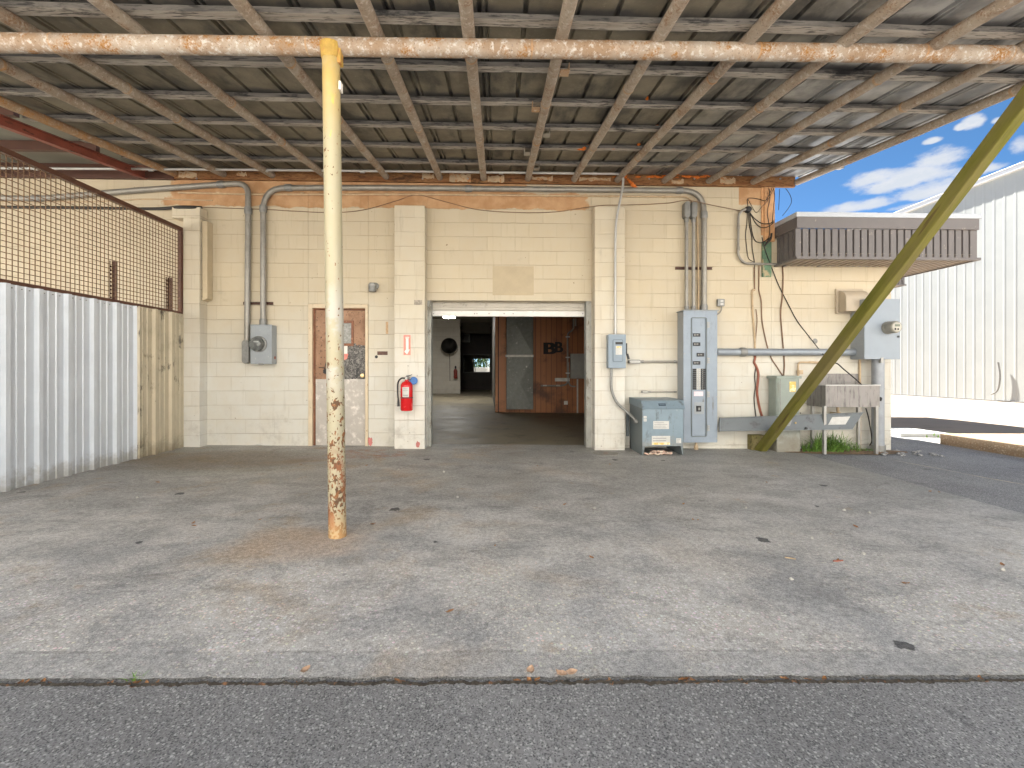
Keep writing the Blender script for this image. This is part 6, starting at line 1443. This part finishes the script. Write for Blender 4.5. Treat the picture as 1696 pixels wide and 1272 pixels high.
n_ = noise_(nt, stretch(nt, gen, (1, 1, 2.2)), 13, 9, .62); n2 = noise_(nt, stretch(nt, gen, (1, 1, 2.0)), 45, 6, .65)
dens = None
def ad(px, py): d = ray(px, py).normalized(); return math.atan2(d.x, d.y), math.asin(d.z)
for px, py, rx, ry in ((1500, 297, 78, 17), (1545, 316, 60, 15), (1450, 296, 40, 12), (1560, 262, 50, 15), (1612, 203, 18, 12), (1594, 210, 12, 6), (1690, 243, 20, 14), (1420, 343, 62, 9), (1620, 283, 40, 9), (1545, 233, 14, 5), (1652, 200, 10, 5), (1500, 343, 30, 5)):
    a0_, e0_ = ad(px, py); a1_, _ = ad(px + rx, py); _, e1_ = ad(px, py - ry)
    u = math_(nt, 'DIVIDE', math_(nt, 'SUBTRACT', azn, a0_), a1_ - a0_); v = math_(nt, 'DIVIDE', math_(nt, 'SUBTRACT', eln, e0_), e1_ - e0_)
    v = math_(nt, 'MULTIPLY', v, ramp(nt, v, -1, 1, 1.3, .95))
    r2 = math_(nt, 'ADD', math_(nt, 'MULTIPLY', u, u), math_(nt, 'MULTIPLY', v, v)); k = math_(nt, 'SUBTRACT', 1.0, r2)
    k = math_(nt, 'MAXIMUM', k, -3.0)
    dens = k if dens is None else math_(nt, 'MAXIMUM', dens, k)
dn = math_(nt, 'ADD', dens, math_(nt, 'MULTIPLY', math_(nt, 'SUBTRACT', n_, .5), 4.6)); dn = math_(nt, 'ADD', dn, math_(nt, 'MULTIPLY', math_(nt, 'SUBTRACT', n2, .5), 2.2))
gl = noise_(nt, stretch(nt, gen, (1, 1, 2.5)), 4.2, 8, .6); far = math_(nt, 'MULTIPLY', ramp(nt, gl, .56, .70), ramp(nt, math_(nt, 'ABSOLUTE', math_(nt, 'SUBTRACT', azn, .75)), .55, .8))
cm_ = math_(nt, 'MAXIMUM', ramp(nt, dn, -.7, 1.35), far)
shade = ramp(nt, math_(nt, 'ADD', math_(nt, 'MULTIPLY', dn, .5), math_(nt, 'MULTIPLY', n2, 1.6)), .7, 1.7)
SKY_S, CLOUD = .05, 3.0
hs = N(nt, 'ShaderNodeHueSaturation', {'Hue': .49, 'Saturation': 1.18, 'Value': 1.0, 'Color': sky.outputs[0]}).outputs[0]
ccol = mix(nt, shade, (1.0, 1.0, 1.02), (.80, .86, .95)); ccol = N(nt, 'ShaderNodeVectorMath', {0: ccol, 1: (CLOUD, CLOUD, CLOUD)}, operation='MULTIPLY').outputs[0]
nt.links.new(mix(nt, cm_, hs, ccol), bg.inputs['Color']); bg.inputs['Strength'].default_value = SKY_S
cd = bpy.data.cameras.new('camera'); co = bpy.data.objects.new('camera', cd); COL.objects.link(co)
cd.sensor_width = 36; cd.sensor_fit = 'HORIZONTAL'; cd.lens = F / 1696 * 36; cd.shift_y = -24 / 1696; cd.clip_start = .05; cd.clip_end = 2000
co.location = (0, 0, H); co.rotation_euler = (R(90), 0, -TH); SC.camera = co
SC.view_settings.view_transform = 'Standard'; SC.view_settings.look = 'None'; SC.view_settings.exposure = 2.6; SC.view_settings.gamma = 1
SC.render.engine = 'CYCLES'; SC.cycles.max_bounces = 10; SC.cycles.diffuse_bounces = 6; SC.cycles.use_denoising = True; SC.cycles.sample_clamp_indirect = 6
